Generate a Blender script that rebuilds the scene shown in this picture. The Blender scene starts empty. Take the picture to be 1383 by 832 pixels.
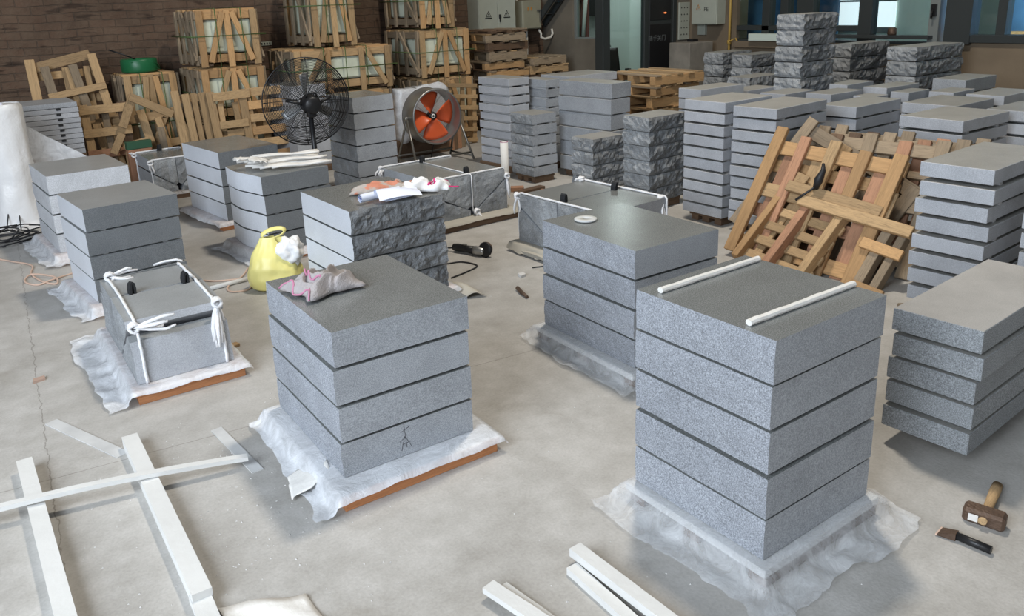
import bpy, bmesh, math, random
from mathutils import Vector, Matrix, noise, Euler
R_ = random.Random(7)
PI = math.pi
C = bpy.context.scene.collection
sc = bpy.context.scene
# x runs along the brick wall, y towards the brick wall, z up; metres. Camera stands at (0,0,1.8).

# ------------------------------------------------------------------ materials
def nm(name):
    m = bpy.data.materials.new(name); m.use_nodes = True
    nt = m.node_tree; b = nt.nodes['Principled BSDF']
    return m, nt, b
def N(nt, t, **kw):
    n = nt.nodes.new(t)
    for k, v in kw.items():
        if k in n.inputs: n.inputs[k].default_value = v
        else: setattr(n, k, v)
    return n
def L(nt, a, b): nt.links.new(a, b)
def ramp(nt, fac, *stops):
    r = nt.nodes.new('ShaderNodeValToRGB'); e = r.color_ramp.elements
    while len(e) < len(stops): e.new(0.5)
    for el, (p, c) in zip(e, stops):
        el.position = p; el.color = (*c, 1) if len(c) == 3 else c
    L(nt, fac, r.inputs[0]); return r.outputs[0]
def mixc(nt, a, b, fac, mode='MIX'):
    n = nt.nodes.new('ShaderNodeMix'); n.data_type = 'RGBA'; n.blend_type = mode
    for s, v in ((0, fac), (6, a), (7, b)):
        if hasattr(v, 'is_output'): L(nt, v, n.inputs[s])
        elif s == 0: n.inputs[0].default_value = v
        else: n.inputs[s].default_value = (*v, 1)
    return n.outputs[2]
def plain(name, col, rough=.6, metal=0., spec=.4, var=.0, bump=0., bscale=60, alpha=1, sheen=0):
    m, nt, b = nm(name)
    b.inputs['Roughness'].default_value = rough; b.inputs['Metallic'].default_value = metal
    b.inputs['Specular IOR Level'].default_value = spec; b.inputs['Alpha'].default_value = alpha
    b.inputs['Base Color'].default_value = (*col, 1)
    tc = N(nt, 'ShaderNodeTexCoord')
    if var:
        n = N(nt, 'ShaderNodeTexNoise', Scale=bscale * .12, Detail=6.); L(nt, tc.outputs['Object'], n.inputs['Vector'])
        c = ramp(nt, n.outputs[0], (.3, tuple(x * (1 - var) for x in col)), (.7, tuple(min(1, x * (1 + var)) for x in col)))
        L(nt, c, b.inputs['Base Color'])
    if bump:
        n = N(nt, 'ShaderNodeTexNoise', Scale=float(bscale), Detail=5.); L(nt, tc.outputs['Object'], n.inputs['Vector'])
        u = N(nt, 'ShaderNodeBump', Strength=bump, Distance=.01); L(nt, n.outputs[0], u.inputs['Height']); L(nt, u.outputs[0], b.inputs['Normal'])
    return m
def granite(name, col, rough, spec, speck, bump, bscale, blotch=.12):
    m, nt, b = nm(name)
    tc = N(nt, 'ShaderNodeTexCoord'); oi = N(nt, 'ShaderNodeObjectInfo')
    mp = N(nt, 'ShaderNodeVectorMath', operation='MULTIPLY_ADD'); L(nt, tc.outputs['Object'], mp.inputs[0]); mp.inputs[1].default_value = (1, 1, 1)
    sv = N(nt, 'ShaderNodeMath', operation='MULTIPLY'); L(nt, oi.outputs['Random'], sv.inputs[0]); sv.inputs[1].default_value = 20; L(nt, sv.outputs[0], mp.inputs[2])
    v = mp.outputs[0]
    n1 = N(nt, 'ShaderNodeTexNoise', Scale=230., Detail=3., Roughness=.7); L(nt, v, n1.inputs['Vector'])
    n2 = N(nt, 'ShaderNodeTexNoise', Scale=5., Detail=6., Roughness=.65); L(nt, v, n2.inputs['Vector'])
    n3 = N(nt, 'ShaderNodeTexVoronoi', Scale=120.); L(nt, v, n3.inputs['Vector'])
    sp = ramp(nt, n1.outputs[0], (.33, tuple(c * (1 - speck) for c in col)), (.5, col), (.68, tuple(min(.9, c * (1 + speck * 1.3)) for c in col)))
    bl = ramp(nt, n2.outputs[0], (.3, (1 - blotch,) * 3), (.7, (1 + blotch,) * 3))
    c = mixc(nt, sp, bl, 1., 'MULTIPLY')
    fl = ramp(nt, n3.outputs['Distance'], (.0, (.25 * speck,) * 3), (.16, (0, 0, 0)))
    c = mixc(nt, c, fl, 1., 'ADD')
    rv = N(nt, 'ShaderNodeMapRange'); L(nt, oi.outputs['Random'], rv.inputs[0]); rv.inputs[3].default_value = .9; rv.inputs[4].default_value = 1.08
    hv = N(nt, 'ShaderNodeHueSaturation'); L(nt, rv.outputs[0], hv.inputs['Value']); L(nt, c, hv.inputs['Color'])
    L(nt, hv.outputs[0], b.inputs['Base Color'])
    b.inputs['Roughness'].default_value = rough; b.inputs['Specular IOR Level'].default_value = spec
    if bump:
        n4 = N(nt, 'ShaderNodeTexNoise', Scale=float(bscale), Detail=5., Roughness=.65); L(nt, v, n4.inputs['Vector'])
        u = N(nt, 'ShaderNodeBump', Strength=bump, Distance=.01); L(nt, n4.outputs[0], u.inputs['Height']); L(nt, u.outputs[0], b.inputs['Normal'])
    return m
GC = (.31, .325, .345)
M = {}
M['side'] = granite('granite sawn', GC, .62, .4, .32, .12, 160)
M['top'] = granite('granite honed top', (.18, .188, .184), .24, .6, .42, 0, 1, .08)
M['flame'] = granite('granite flamed', (.27, .285, .312), .75, .35, .5, .45, 110)
M['rough'] = granite('granite split face', (.26, .272, .282), .72, .4, .45, 1., 38, .3)
M['dusty'] = granite('granite dusty pale top', (.36, .35, .335), .6, .35, .12, .05, 120, .1)
M['sided'] = granite('granite darker sawn', (.235, .25, .262), .65, .35, .5, .2, 120)
M['polb'] = granite('granite polished side lit', (.60, .63, .68), .35, .5, .12, .03, 60, .05)  # base colour raised to carry the door daylight on left sides
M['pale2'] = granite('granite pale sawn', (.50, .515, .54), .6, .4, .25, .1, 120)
M['pol_shade'] = granite('granite polished side shaded', (.15, .16, .168), .35, .45, .3, 0, 1, .1)  # dark copy for front sides, with their shade in the colour
M['roughd'] = granite('granite split face dark and shaded', (.155, .162, .168), .75, .4, .5, 1., 38, .35)  # dark stone on the papers stack; painted shade on the RG stacks
M['top2'] = granite('granite honed top lightened', (.30, .312, .315), .3, .5, .2, 0, 1, .08)  # lighter than top: sky reflection on the leftmost stacks put into the colour
M['dull'] = granite('granite dusty top', (.29, .286, .268), .5, .4, .15, .05, 120, .1)
M['pale'] = granite('granite pale', (.40, .412, .435), .6, .4, .2, .08, 140)
def wood(name, col, dark=.55, rough=.75):
    m, nt, b = nm(name)
    tc = N(nt, 'ShaderNodeTexCoord'); oi = N(nt, 'ShaderNodeObjectInfo')
    mp = N(nt, 'ShaderNodeMapping'); L(nt, tc.outputs['Generated'], mp.inputs[0]); mp.inputs['Scale'].default_value = (3, 3, 3)
    ad = N(nt, 'ShaderNodeVectorMath', operation='ADD'); L(nt, mp.outputs[0], ad.inputs[0])
    sv = N(nt, 'ShaderNodeMath', operation='MULTIPLY'); L(nt, oi.outputs['Random'], sv.inputs[0]); sv.inputs[1].default_value = 37; L(nt, sv.outputs[0], ad.inputs[1])
    n1 = N(nt, 'ShaderNodeTexNoise', Scale=1.6, Detail=7., Roughness=.7, Distortion=1.5); L(nt, ad.outputs[0], n1.inputs['Vector'])
    c = ramp(nt, n1.outputs[0], (.28, tuple(x * dark for x in col)), (.5, col), (.75, tuple(min(1, x * 1.25) for x in col)))
    rv = N(nt, 'ShaderNodeMapRange'); L(nt, oi.outputs['Random'], rv.inputs[0]); rv.inputs[3].default_value = .72; rv.inputs[4].default_value = 1.2
    hv = N(nt, 'ShaderNodeHueSaturation'); L(nt, rv.outputs[0], hv.inputs['Value']); L(nt, c, hv.inputs['Color'])
    L(nt, hv.outputs[0], b.inputs['Base Color']); b.inputs['Roughness'].default_value = rough
    u = N(nt, 'ShaderNodeBump', Strength=.25, Distance=.004); L(nt, n1.outputs[0], u.inputs['Height']); L(nt, u.outputs[0], b.inputs['Normal'])
    return m
M['wood'] = wood('pine board', (.40, .265, .135))
M['orange'] = wood('fresh orange pine', (.46, .275, .125), .7)
M['red'] = wood('reddish timber', (.36, .19, .11), .6)
M['grey'] = wood('weathered timber', (.27, .205, .135))
M['darkw'] = wood('dark timber', (.14, .085, .05))
M['ply'] = wood('plywood edge', (.52, .22, .09), .75)
M['paperwrap'] = plain('white wrapping paper', (.72, .70, .66), .8, bump=.3, bscale=40, var=.06)
M['lath'] = plain('whitewashed lath', (.62, .615, .59), .8, bump=.15, bscale=50, var=.05)
M['rope'] = plain('white rope', (.82, .82, .83), .8, bump=.6, bscale=220)
M['black'] = plain('black foam', (.018, .019, .021), .75)
M['blackm'] = plain('black painted metal', (.012, .012, .013), .4)
M['foam'] = plain('pale foam spacer', (.5, .5, .5), .8)
M['steel'] = plain('galvanised steel', (.42, .42, .41), .38, .85)
M['steeld'] = plain('dull steel tube', (.30, .29, .27), .4, .8)
M['fanorange'] = plain('orange fan blade', (.78, .13, .04), .35)
M['alu'] = plain('grey fan blade', (.36, .37, .38), .4, .5)
M['green'] = plain('green strapping', (.015, .13, .05), .35)
M['strap'] = plain('olive plastic strap', (.09, .14, .05), .4)
M['greenbox'] = plain('dark green card', (.03, .09, .05), .7)
M['card'] = plain('brown cardboard', (.33, .17, .10), .8, var=.1)
M['cord'] = plain('pinkish orange cord', (.58, .42, .33), .6)
M['cable'] = plain('black cable', (.02, .02, .022), .5)
M['rag'] = plain('grey cotton', (.37, .34, .335), .95, bump=.5, bscale=150, var=.12)
M['pink'] = plain('pink hem', (.48, .20, .30), .9)
M['magenta'] = plain('magenta print', (.62, .03, .18), .6)
M['bluep'] = plain('blue print', (.06, .09, .32), .6)
M['white'] = plain('white plastic film', (.80, .80, .80), .35, bump=.4, bscale=30)
M['paper'] = plain('white printer paper', (.74, .78, .90), .6)
M['teal'] = plain('teal interior paint', (.50, .56, .53), .6)
M['wallpale'] = plain('pale green interior paint', (.60, .68, .62), .6)
M['frame'] = plain('dark grey window frame', (.035, .04, .04), .45)
M['framel'] = plain('grey aluminium frame', (.25, .27, .26), .4, .4)
M['cab'] = plain('pale electrical enclosure paint', (.38, .40, .34), .45, var=.05)
M['cabd'] = plain('beige enclosure paint', (.27, .26, .19), .5, var=.06)
M['yellow'] = plain('yellow gas pipe', (.45, .29, .07), .5)
M['whitepipe'] = plain('white conduit', (.62, .60, .54), .5)
M['conc'] = plain('grey cement block', (.22, .20, .17), .85, var=.2, bump=.3, bscale=40)
M['bluepanel'] = plain('blue sheet panel', (.08, .19, .36), .4, var=.08)
M['redbrown'] = plain('red brown curtain', (.16, .05, .04), .7)
M['ink'] = plain('black ink', (.015, .015, .015), .6)
M['amber'] = plain('orange warning ink', (.45, .20, .04), .6)
M['greyink'] = plain('pale door lettering', (.13, .14, .14), .6)
M['pencil'] = plain('pencil scribble', (.10, .10, .11), .7)
M['rust'] = plain('rusty iron', (.13, .085, .06), .55, .5, var=.35, bump=.4, bscale=90)
M['disc'] = plain('pale abrasive disc', (.55, .56, .55), .6)
M['stonechip'] = plain('stone chips', (.55, .54, .52), .85)
M['terr'] = plain('brown shard', (.40, .28, .22), .8)
M['kraft'] = plain('grey kraft paper', (.40, .37, .31), .8, bump=.2, bscale=20)
M['boardgrey'] = plain('dusty grey board', (.42, .40, .38), .8, var=.1)
M['tape'] = plain('worn grey floor strip', (.50, .50, .49), .7, var=.12)
def plastic(name, col, alpha, rough=.22):
    m, nt, b = nm(name)
    tc = N(nt, 'ShaderNodeTexCoord')
    n = N(nt, 'ShaderNodeTexNoise', Scale=9., Detail=7., Roughness=.7, Distortion=1.2); L(nt, tc.outputs['Object'], n.inputs['Vector'])
    a = N(nt, 'ShaderNodeMapRange'); L(nt, n.outputs[0], a.inputs[0]); a.inputs[1].default_value = .3; a.inputs[2].default_value = .7
    a.inputs[3].default_value = alpha - .18; a.inputs[4].default_value = min(1, alpha + .2); L(nt, a.outputs[0], b.inputs['Alpha'])
    b.inputs['Base Color'].default_value = (*col, 1); b.inputs['Roughness'].default_value = rough; b.inputs['Specular IOR Level'].default_value = .6
    u = N(nt, 'ShaderNodeBump', Strength=.5, Distance=.02); L(nt, n.outputs[0], u.inputs['Height']); L(nt, u.outputs[0], b.inputs['Normal'])
    return m
M['film'] = plastic('clear wrapping film', (.80, .82, .84), .34)
M['filmthick'] = plastic('milky wrapping film', (.80, .82, .85), .68)
M['load'] = plain('pale green wrapped load', (.60, .64, .52), .22, bump=.6, bscale=14, var=.1)
M['bagy'] = plain('translucent yellow bag', (.80, .72, .26), .35, bump=.25, bscale=18, var=.12)
def glass():
    m, nt, b = nm('window glass')
    out = nt.nodes['Material Output']; nt.nodes.remove(b)
    g = N(nt, 'ShaderNodeBsdfGlossy', Roughness=.03); t = N(nt, 'ShaderNodeBsdfTransparent', Color=(.86, .93, .92, 1)); lw = N(nt, 'ShaderNodeLayerWeight'); pw = N(nt, 'ShaderNodeMath', operation='POWER'); L(nt, lw.outputs['Facing'], pw.inputs[0]); pw.inputs[1].default_value = 4; f = N(nt, 'ShaderNodeMath', operation='MULTIPLY_ADD'); L(nt, pw.outputs[0], f.inputs[0]); f.inputs[1].default_value = .5; f.inputs[2].default_value = .04
    x = nt.nodes.new('ShaderNodeMixShader'); L(nt, f.outputs[0], x.inputs[0]); L(nt, t.outputs[0], x.inputs[1]); L(nt, g.outputs[0], x.inputs[2]); L(nt, x.outputs[0], out.inputs[0])
    return m
M['glass'] = glass()
def emit(name, col, s):
    m, nt, b = nm(name); b.inputs['Base Color'].default_value = (*col, 1)
    b.inputs['Emission Color'].default_value = (*col, 1); b.inputs['Emission Strength'].default_value = s; return m
M['lit'] = emit('daylit window', (.90, .95, 1.), 1.0)
M['litblue'] = emit('daylit blue pane', (.14, .27, .46), .22)
M['litlow'] = emit('daylit pale pane', (.62, .72, .70), .25)
M['door_glint'] = emit('orange reflection in door', (.9, .25, .08), .8)
def mat_floor():
    m, nt, b = nm('dusty concrete floor')
    tc = N(nt, 'ShaderNodeTexCoord'); v = tc.outputs['Object']
    n1 = N(nt, 'ShaderNodeTexNoise', Scale=.9, Detail=8., Roughness=.62); L(nt, v, n1.inputs['Vector'])
    n2 = N(nt, 'ShaderNodeTexNoise', Scale=6., Detail=8., Roughness=.7); L(nt, v, n2.inputs['Vector'])
    n3 = N(nt, 'ShaderNodeTexNoise', Scale=90., Detail=4.); L(nt, v, n3.inputs['Vector'])
    a = ramp(nt, n1.outputs[0], (.3, (.36, .345, .32)), (.7, (.50, .485, .46)))
    c = mixc(nt, a, ramp(nt, n2.outputs[0], (.32, (.84, .83, .81)), (.66, (1.08, 1.08, 1.08))), 1., 'MULTIPLY')
    c = mixc(nt, c, ramp(nt, n3.outputs[0], (.35, (.93,) * 3), (.6, (1.03,) * 3)), 1., 'MULTIPLY')
    # dark oil / dirt stains with their own outline
    n4 = N(nt, 'ShaderNodeTexNoise', Scale=1.7, Detail=5., Roughness=.6, Distortion=.6); L(nt, v, n4.inputs['Vector'])
    c = mixc(nt, c, ramp(nt, n4.outputs[0], (.62, (1, 1, 1)), (.78, (.72, .69, .64))), 1., 'MULTIPLY')
    # cast joints
    sx = N(nt, 'ShaderNodeSeparateXYZ'); L(nt, v, sx.inputs[0])
    n5 = N(nt, 'ShaderNodeTexNoise', Scale=14., Detail=6.); L(nt, v, n5.inputs['Vector'])
    def joint(out, val, wob, width, slope=0, other=None):
        k = N(nt, 'ShaderNodeMath', operation='MULTIPLY_ADD'); L(nt, n5.outputs[0], k.inputs[0]); k.inputs[1].default_value = wob; L(nt, out, k.inputs[2])
        if slope:
            k2 = N(nt, 'ShaderNodeMath', operation='MULTIPLY_ADD'); L(nt, other, k2.inputs[0]); k2.inputs[1].default_value = slope; L(nt, k.outputs[0], k2.inputs[2]); k = k2
        s = N(nt, 'ShaderNodeMath', operation='SUBTRACT'); L(nt, k.outputs[0], s.inputs[0]); s.inputs[1].default_value = val + wob * .5
        ab = N(nt, 'ShaderNodeMath', operation='ABSOLUTE'); L(nt, s.outputs[0], ab.inputs[0])
        return ramp(nt, ab.outputs[0], (width * .3, (.55, .53, .51)), (width, (1, 1, 1)))
    c = mixc(nt, c, joint(sx.outputs[0], -.116, .05, .0035, -.0785, sx.outputs[1]), 1., 'MULTIPLY')
    c = mixc(nt, c, joint(sx.outputs[1], 3.48, .012, .003, .14, sx.outputs[0]), 1., 'MULTIPLY')
    L(nt, c, b.inputs['Base Color'])
    rr = N(nt, 'ShaderNodeMapRange'); L(nt, n2.outputs[0], rr.inputs[0]); rr.inputs[3].default_value = .38; rr.inputs[4].default_value = .62; L(nt, rr.outputs[0], b.inputs['Roughness'])
    b.inputs['Specular IOR Level'].default_value = .35
    u = N(nt, 'ShaderNodeBump', Strength=.12, Distance=.01); L(nt, n3.outputs[0], u.inputs['Height']); L(nt, u.outputs[0], b.inputs['Normal'])
    return m
M['floor'] = mat_floor()
def mat_brick():
    m, nt, b = nm('old brick wall')
    tc = N(nt, 'ShaderNodeTexCoord')
    sx = N(nt, 'ShaderNodeSeparateXYZ'); L(nt, tc.outputs['Object'], sx.inputs[0]); cb = N(nt, 'ShaderNodeCombineXYZ')
    nz = N(nt, 'ShaderNodeTexNoise', Scale=2.2, Detail=4.); L(nt, tc.outputs['Object'], nz.inputs['Vector'])
    zz = N(nt, 'ShaderNodeMath', operation='MULTIPLY_ADD'); L(nt, nz.outputs[0], zz.inputs[0]); zz.inputs[1].default_value = .06; L(nt, sx.outputs[2], zz.inputs[2])
    L(nt, sx.outputs[0], cb.inputs[0]); L(nt, zz.outputs[0], cb.inputs[1])
    br = N(nt, 'ShaderNodeTexBrick', Scale=1., Bias=-.1); br.inputs['Brick Width'].default_value = .27; br.inputs['Row Height'].default_value = .085
    br.inputs['Mortar Size'].default_value = .006; br.inputs['Mortar Smooth'].default_value = .5
    br.inputs['Color1'].default_value = (.115, .068, .045, 1); br.inputs['Color2'].default_value = (.085, .056, .038, 1); br.inputs['Mortar'].default_value = (.08, .06, .045, 1)
    L(nt, cb.outputs[0], br.inputs['Vector'])
    n2 = N(nt, 'ShaderNodeTexNoise', Scale=9., Detail=7., Roughness=.7); L(nt, tc.outputs['Object'], n2.inputs['Vector'])
    n3 = N(nt, 'ShaderNodeTexNoise', Scale=1.6, Detail=5., Roughness=.7); L(nt, tc.outputs['Object'], n3.inputs['Vector'])
    c = mixc(nt, br.outputs[0], (.125, .088, .062), ramp(nt, n2.outputs[0], (.38, (.15,.15,.15)), (.6, (.8,) * 3)))
    c = mixc(nt, c, ramp(nt, n3.outputs[0], (.3, (.75, .72, .7)), (.7, (1.25, 1.2, 1.15))), 1., 'MULTIPLY')
    # dark patches stretched along the courses
    mp = N(nt, 'ShaderNodeMapping'); L(nt, tc.outputs['Object'], mp.inputs[0]); mp.inputs['Scale'].default_value = (3., 3., 16.)
    n4 = N(nt, 'ShaderNodeTexNoise', Scale=1., Detail=3.); L(nt, mp.outputs[0], n4.inputs['Vector'])
    c = mixc(nt, c, ramp(nt, n4.outputs[0], (.62, (1, 1, 1)), (.7, (.45, .43, .42))), 1., 'MULTIPLY')
    L(nt, c, b.inputs['Base Color']); b.inputs['Roughness'].default_value = .9
    ad = N(nt, 'ShaderNodeMath', operation='SUBTRACT'); L(nt, n2.outputs[0], ad.inputs[0]); L(nt, br.outputs[1], ad.inputs[1])
    u = N(nt, 'ShaderNodeBump', Strength=.8, Distance=.03); L(nt, ad.outputs[0], u.inputs['Height']); L(nt, u.outputs[0], b.inputs['Normal'])
    return m
M['brick'] = mat_brick()
M['plaster'] = plain('stained cement plaster', (.155, .135, .105), .85, var=.28, bump=.25, bscale=14)
M['plasterw'] = plain('tan cement plaster', (.17, .13, .088), .85, var=.22, bump=.25, bscale=12)
def mat_towel():
    m, nt, b = nm('stained towel')
    tc = N(nt, 'ShaderNodeTexCoord'); n = N(nt, 'ShaderNodeTexNoise', Scale=9., Detail=3.); L(nt, tc.outputs['Object'], n.inputs['Vector'])
    L(nt, ramp(nt, n.outputs[0], (.55, (.42, .37, .33)), (.60, (.55, .22, .14))), b.inputs['Base Color']); b.inputs['Roughness'].default_value = .95
    return m
M['towel'] = mat_towel()

# ------------------------------------------------------------------ mesh helpers
class G:
    """collects vertices and faces of one part"""
    def __init__(s): s.v = []; s.f = []; s.mi = []; s.sm = []
    def add(s, vs, fs, mi=0, smooth=False):
        o = len(s.v); s.v += [tuple(v) for v in vs]
        for f in fs: s.f.append(tuple(i + o for i in f)); s.mi.append(mi); s.sm.append(smooth)
        return s
    def box(s, lo, hi, ch=.0, M4=None, mi=0):
        x0, y0, z0 = lo; x1, y1, z1 = hi
        if ch <= 0:
            vs = [Vector(p) for p in ((x0, y0, z0), (x1, y0, z0), (x1, y1, z0), (x0, y1, z0), (x0, y0, z1), (x1, y0, z1), (x1, y1, z1), (x0, y1, z1))]
            fs = [(0, 3, 2, 1), (4, 5, 6, 7), (0, 1, 5, 4), (1, 2, 6, 5), (2, 3, 7, 6), (3, 0, 4, 7)]
        else:
            bm = bmesh.new(); bmesh.ops.create_cube(bm, size=1)
            for v in bm.verts: v.co = Vector((x0 if v.co.x < 0 else x1, y0 if v.co.y < 0 else y1, z0 if v.co.z < 0 else z1))
            bmesh.ops.bevel(bm, geom=list(bm.edges), offset=ch, segments=1, affect='EDGES')
            bm.verts.index_update(); vs = [v.co.copy() for v in bm.verts]; fs = [tuple(v.index for v in f.verts) for f in bm.faces]; bm.free()
        if M4: vs = [M4 @ v for v in vs]
        return s.add(vs, fs, mi)
    def tube(s, path, r, n=8, closed=False, cap=True, mi=0, smooth=True, flat=1.):
        P = [Vector(p) for p in path]; k = len(P); vs = []; fs = []
        ref = None
        for i in range(k):
            a = P[(i - 1) % k] if (closed or i > 0) else P[0]; b = P[(i + 1) % k] if (closed or i < k - 1) else P[-1]
            t = (b - a).normalized() if (b - a).length > 1e-9 else Vector((0, 0, 1))
            if ref is None: ref = t.orthogonal().normalized() if abs(t.z) > .9 else t.cross(Vector((0, 0, 1))).normalized()
            u = (ref - t * ref.dot(t)).normalized(); w = t.cross(u); ref = u
            rr = r[i] if isinstance(r, (list, tuple)) else r
            for j in range(n):
                an = 2 * PI * j / n; vs.append(P[i] + u * (rr * math.cos(an)) + w * (rr * math.sin(an) * flat))
        m = k if closed else k - 1
        for i in range(m):
            for j in range(n):
                a = i * n + j; b = i * n + (j + 1) % n; c = ((i + 1) % k) * n + (j + 1) % n; d = ((i + 1) % k) * n + j
                fs.append((a, b, c, d))
        s.add(vs, fs, mi, smooth)
        if cap and not closed:
            o = len(s.v) - k * n
            s.f.append(tuple(o + j for j in range(n))[::-1]); s.mi.append(mi); s.sm.append(False)
            s.f.append(tuple(o + (k - 1) * n + j for j in range(n))); s.mi.append(mi); s.sm.append(False)
        return s
    def lathe(s, prof, n=32, axis='z', M4=None, mi=0, smooth=True, cap=False):
        vs = []; fs = []; k = len(prof)
        for r, h in prof:
            for j in range(n):
                a = 2 * PI * j / n; v = Vector((r * math.cos(a), r * math.sin(a), h)); vs.append(M4 @ v if M4 else v)
        for i in range(k - 1):
            for j in range(n):
                fs.append((i * n + j, i * n + (j + 1) % n, (i + 1) * n + (j + 1) % n, (i + 1) * n + j))
        if cap: fs += [tuple(range(n))[::-1], tuple((k - 1) * n + j for j in range(n))]
        return s.add(vs, fs, mi, smooth)
    def prism(s, poly, h0, h1, fn, mi=0):
        """poly (a,b) extruded from h0 to h1; fn maps (a,b,h) to a point"""
        k = len(poly); vs = [fn(a, b, h0) for a, b in poly] + [fn(a, b, h1) for a, b in poly]
        fs = [tuple(range(k))[::-1], tuple(range(k, 2 * k))] + [(i, (i + 1) % k, k + (i + 1) % k, k + i) for i in range(k)]
        return s.add(vs, fs, mi)
    def grid(s, nx, ny, fn, mi=0, smooth=True):
        vs = [fn(i / nx, j / ny) for j in range(ny + 1) for i in range(nx + 1)]
        fs = [(j * (nx + 1) + i, j * (nx + 1) + i + 1, (j + 1) * (nx + 1) + i + 1, (j + 1) * (nx + 1) + i) for j in range(ny) for i in range(nx)]
        return s.add(vs, fs, mi, smooth)
    def mesh(s, name, mats):
        me = bpy.data.meshes.new(name); me.from_pydata(s.v, [], s.f)
        for m in (mats if isinstance(mats, (list, tuple)) else [mats]): me.materials.append(M[m] if isinstance(m, str) else m)
        me.polygons.foreach_set('material_index', s.mi); me.polygons.foreach_set('use_smooth', s.sm)
        bm = bmesh.new(); bm.from_mesh(me); bmesh.ops.recalc_face_normals(bm, faces=bm.faces); bm.to_mesh(me); bm.free()
        return me
def obj(name, data, mats=None, parent=None, loc=None, rot=None, solid=0):
    me = data.mesh(name, mats) if isinstance(data, G) else data
    o = bpy.data.objects.new(name, me); C.objects.link(o)
    if parent: o.parent = parent
    if loc is not None: o.location = loc
    if rot is not None: o.rotation_euler = rot
    if solid:
        md = o.modifiers.new('thickness', 'SOLIDIFY'); md.thickness = solid
    return o
def tag(o, label, cat, group=None, kind=None):
    o['label'] = label; o['category'] = cat
    if group: o['group'] = group
    if kind: o['kind'] = kind
    return o
def thing(name, label, cat, loc=(0, 0, 0), rz=0, group=None):
    o = bpy.data.objects.new(name, None); C.objects.link(o); o.location = loc; o.rotation_euler = (0, 0, rz); o.empty_display_size = .1
    return tag(o, label, cat, group)
def struct(name, data, mats, parent=None, **kw):
    o = obj(name, data, mats, parent, **kw)
    if not parent: o['kind'] = 'structure'
    return o
def copy_tree(o, parent=None):
    c = o.copy(); C.objects.link(c)
    if parent: c.parent = parent
    for ch in list(o.children): copy_tree(ch, c)
    return c
def ordw(i): return ['top', 'second', 'third', 'fourth', 'fifth', 'sixth', 'seventh', 'eighth', 'ninth', 'tenth', 'eleventh', 'twelfth'][i]
def nz(x, y, z=0., o=5): return noise.fractal(Vector((x, y, z)), .9, 2.1, o)
def frame_m(o, xd, yd):
    x = Vector(xd).normalized(); y = Vector(yd); y = (y - x * y.dot(x)).normalized(); z = x.cross(y)
    return Matrix(((x.x, y.x, z.x, o[0]), (x.y, y.y, z.y, o[1]), (x.z, y.z, z.z, o[2]), (0, 0, 0, 1)))
def text_mesh(body, size, ext=.0008):
    cu = bpy.data.curves.new('writing', 'FONT'); cu.body = body; cu.size = size; cu.extrude = ext; cu.align_x = 'CENTER'; cu.align_y = 'CENTER'
    t = bpy.data.objects.new('writing', cu); C.objects.link(t); bpy.context.view_layer.update()
    me = bpy.data.meshes.new_from_object(t.evaluated_get(bpy.context.evaluated_depsgraph_get()))
    bpy.data.objects.remove(t); return me

# ------------------------------------------------------------------ slabs
def slab_mesh(w, d, t, rough='', res=.03, amp=.014, seed=0, wavy=None, mats=('side', 'top', 'rough')):
    """x in +-d/2, y in +-w/2, z 0..t. rough: letters of split faces l(-x) f(-y) r(+x) b(+y)"""
    g = G()
    if not rough and not wavy:
        g.box((-d / 2, -w / 2, 0), (d / 2, w / 2, t), .0025)
        me = g.mesh('granite_slab', mats)
        for p in me.polygons: p.material_index = 1 if p.normal.z > .9 else 0
        return me
    nx = max(1, round(d / res)); ny = max(1, round(w / res)); nzz = max(2, round(t / res)) if rough.lower() == rough and rough else 1
    idx = {}; vs = []
    def vid(i, j, k):
        if (i, j, k) in idx: return idx[i, j, k]
        x = -d / 2 + d * i / nx; y = -w / 2 + w * j / ny; z = t * k / nzz
        e = math.sin(PI * k / nzz) ** .6 if rough else 0
        def disp(a):
            q = nz(a * 9 + seed * 3.1, z * 17 + seed * 1.7, seed, 5); q2 = nz(a * 24 + seed, z * 34, seed + 9, 4); q3 = abs(noise.noise(Vector((a * 13 + seed, z * 22 + a * 6, seed + 4))))
            return amp * (e * (.45 + .9 * q + .6 * q2 + .9 * (.3 - q3)) + (1 - e) * .4 * q)
        X, Y = x, y
        if 'l' in rough and i == 0: X -= disp(y)
        if 'r' in rough and i == nx: X += disp(y + 5)
        if 'f' in rough and j == 0: Y -= disp(x + 9)
        if 'b' in rough and j == ny: Y += disp(x + 14)
        if wavy: X += wavy(j / ny) * (1 - i / nx)
        idx[i, j, k] = len(vs); vs.append((X, Y, z)); return idx[i, j, k]
    fs = []; mi = []
    def quad(a, b, c, dd, m): fs.append((a, b, c, dd)); mi.append(m)
    for k in range(nzz):
        for j in range(ny):
            for i, c in ((0, 'l'), (nx, 'r')): quad(vid(i, j, k), vid(i, j + 1, k), vid(i, j + 1, k + 1), vid(i, j, k + 1), 2 if c in rough.lower() else 0)
        for i in range(nx):
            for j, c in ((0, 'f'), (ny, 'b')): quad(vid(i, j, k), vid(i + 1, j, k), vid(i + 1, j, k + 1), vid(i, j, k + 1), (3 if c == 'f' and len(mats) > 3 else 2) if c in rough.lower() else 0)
    for i in range(nx):
        for j in range(ny):
            for k in (0, nzz): quad(vid(i, j, k), vid(i + 1, j, k), vid(i + 1, j + 1, k), vid(i, j + 1, k), 1 if k else 0)
    g.add(vs, fs); g.mi = mi
    return g.mesh('granite_slab', mats)

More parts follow.
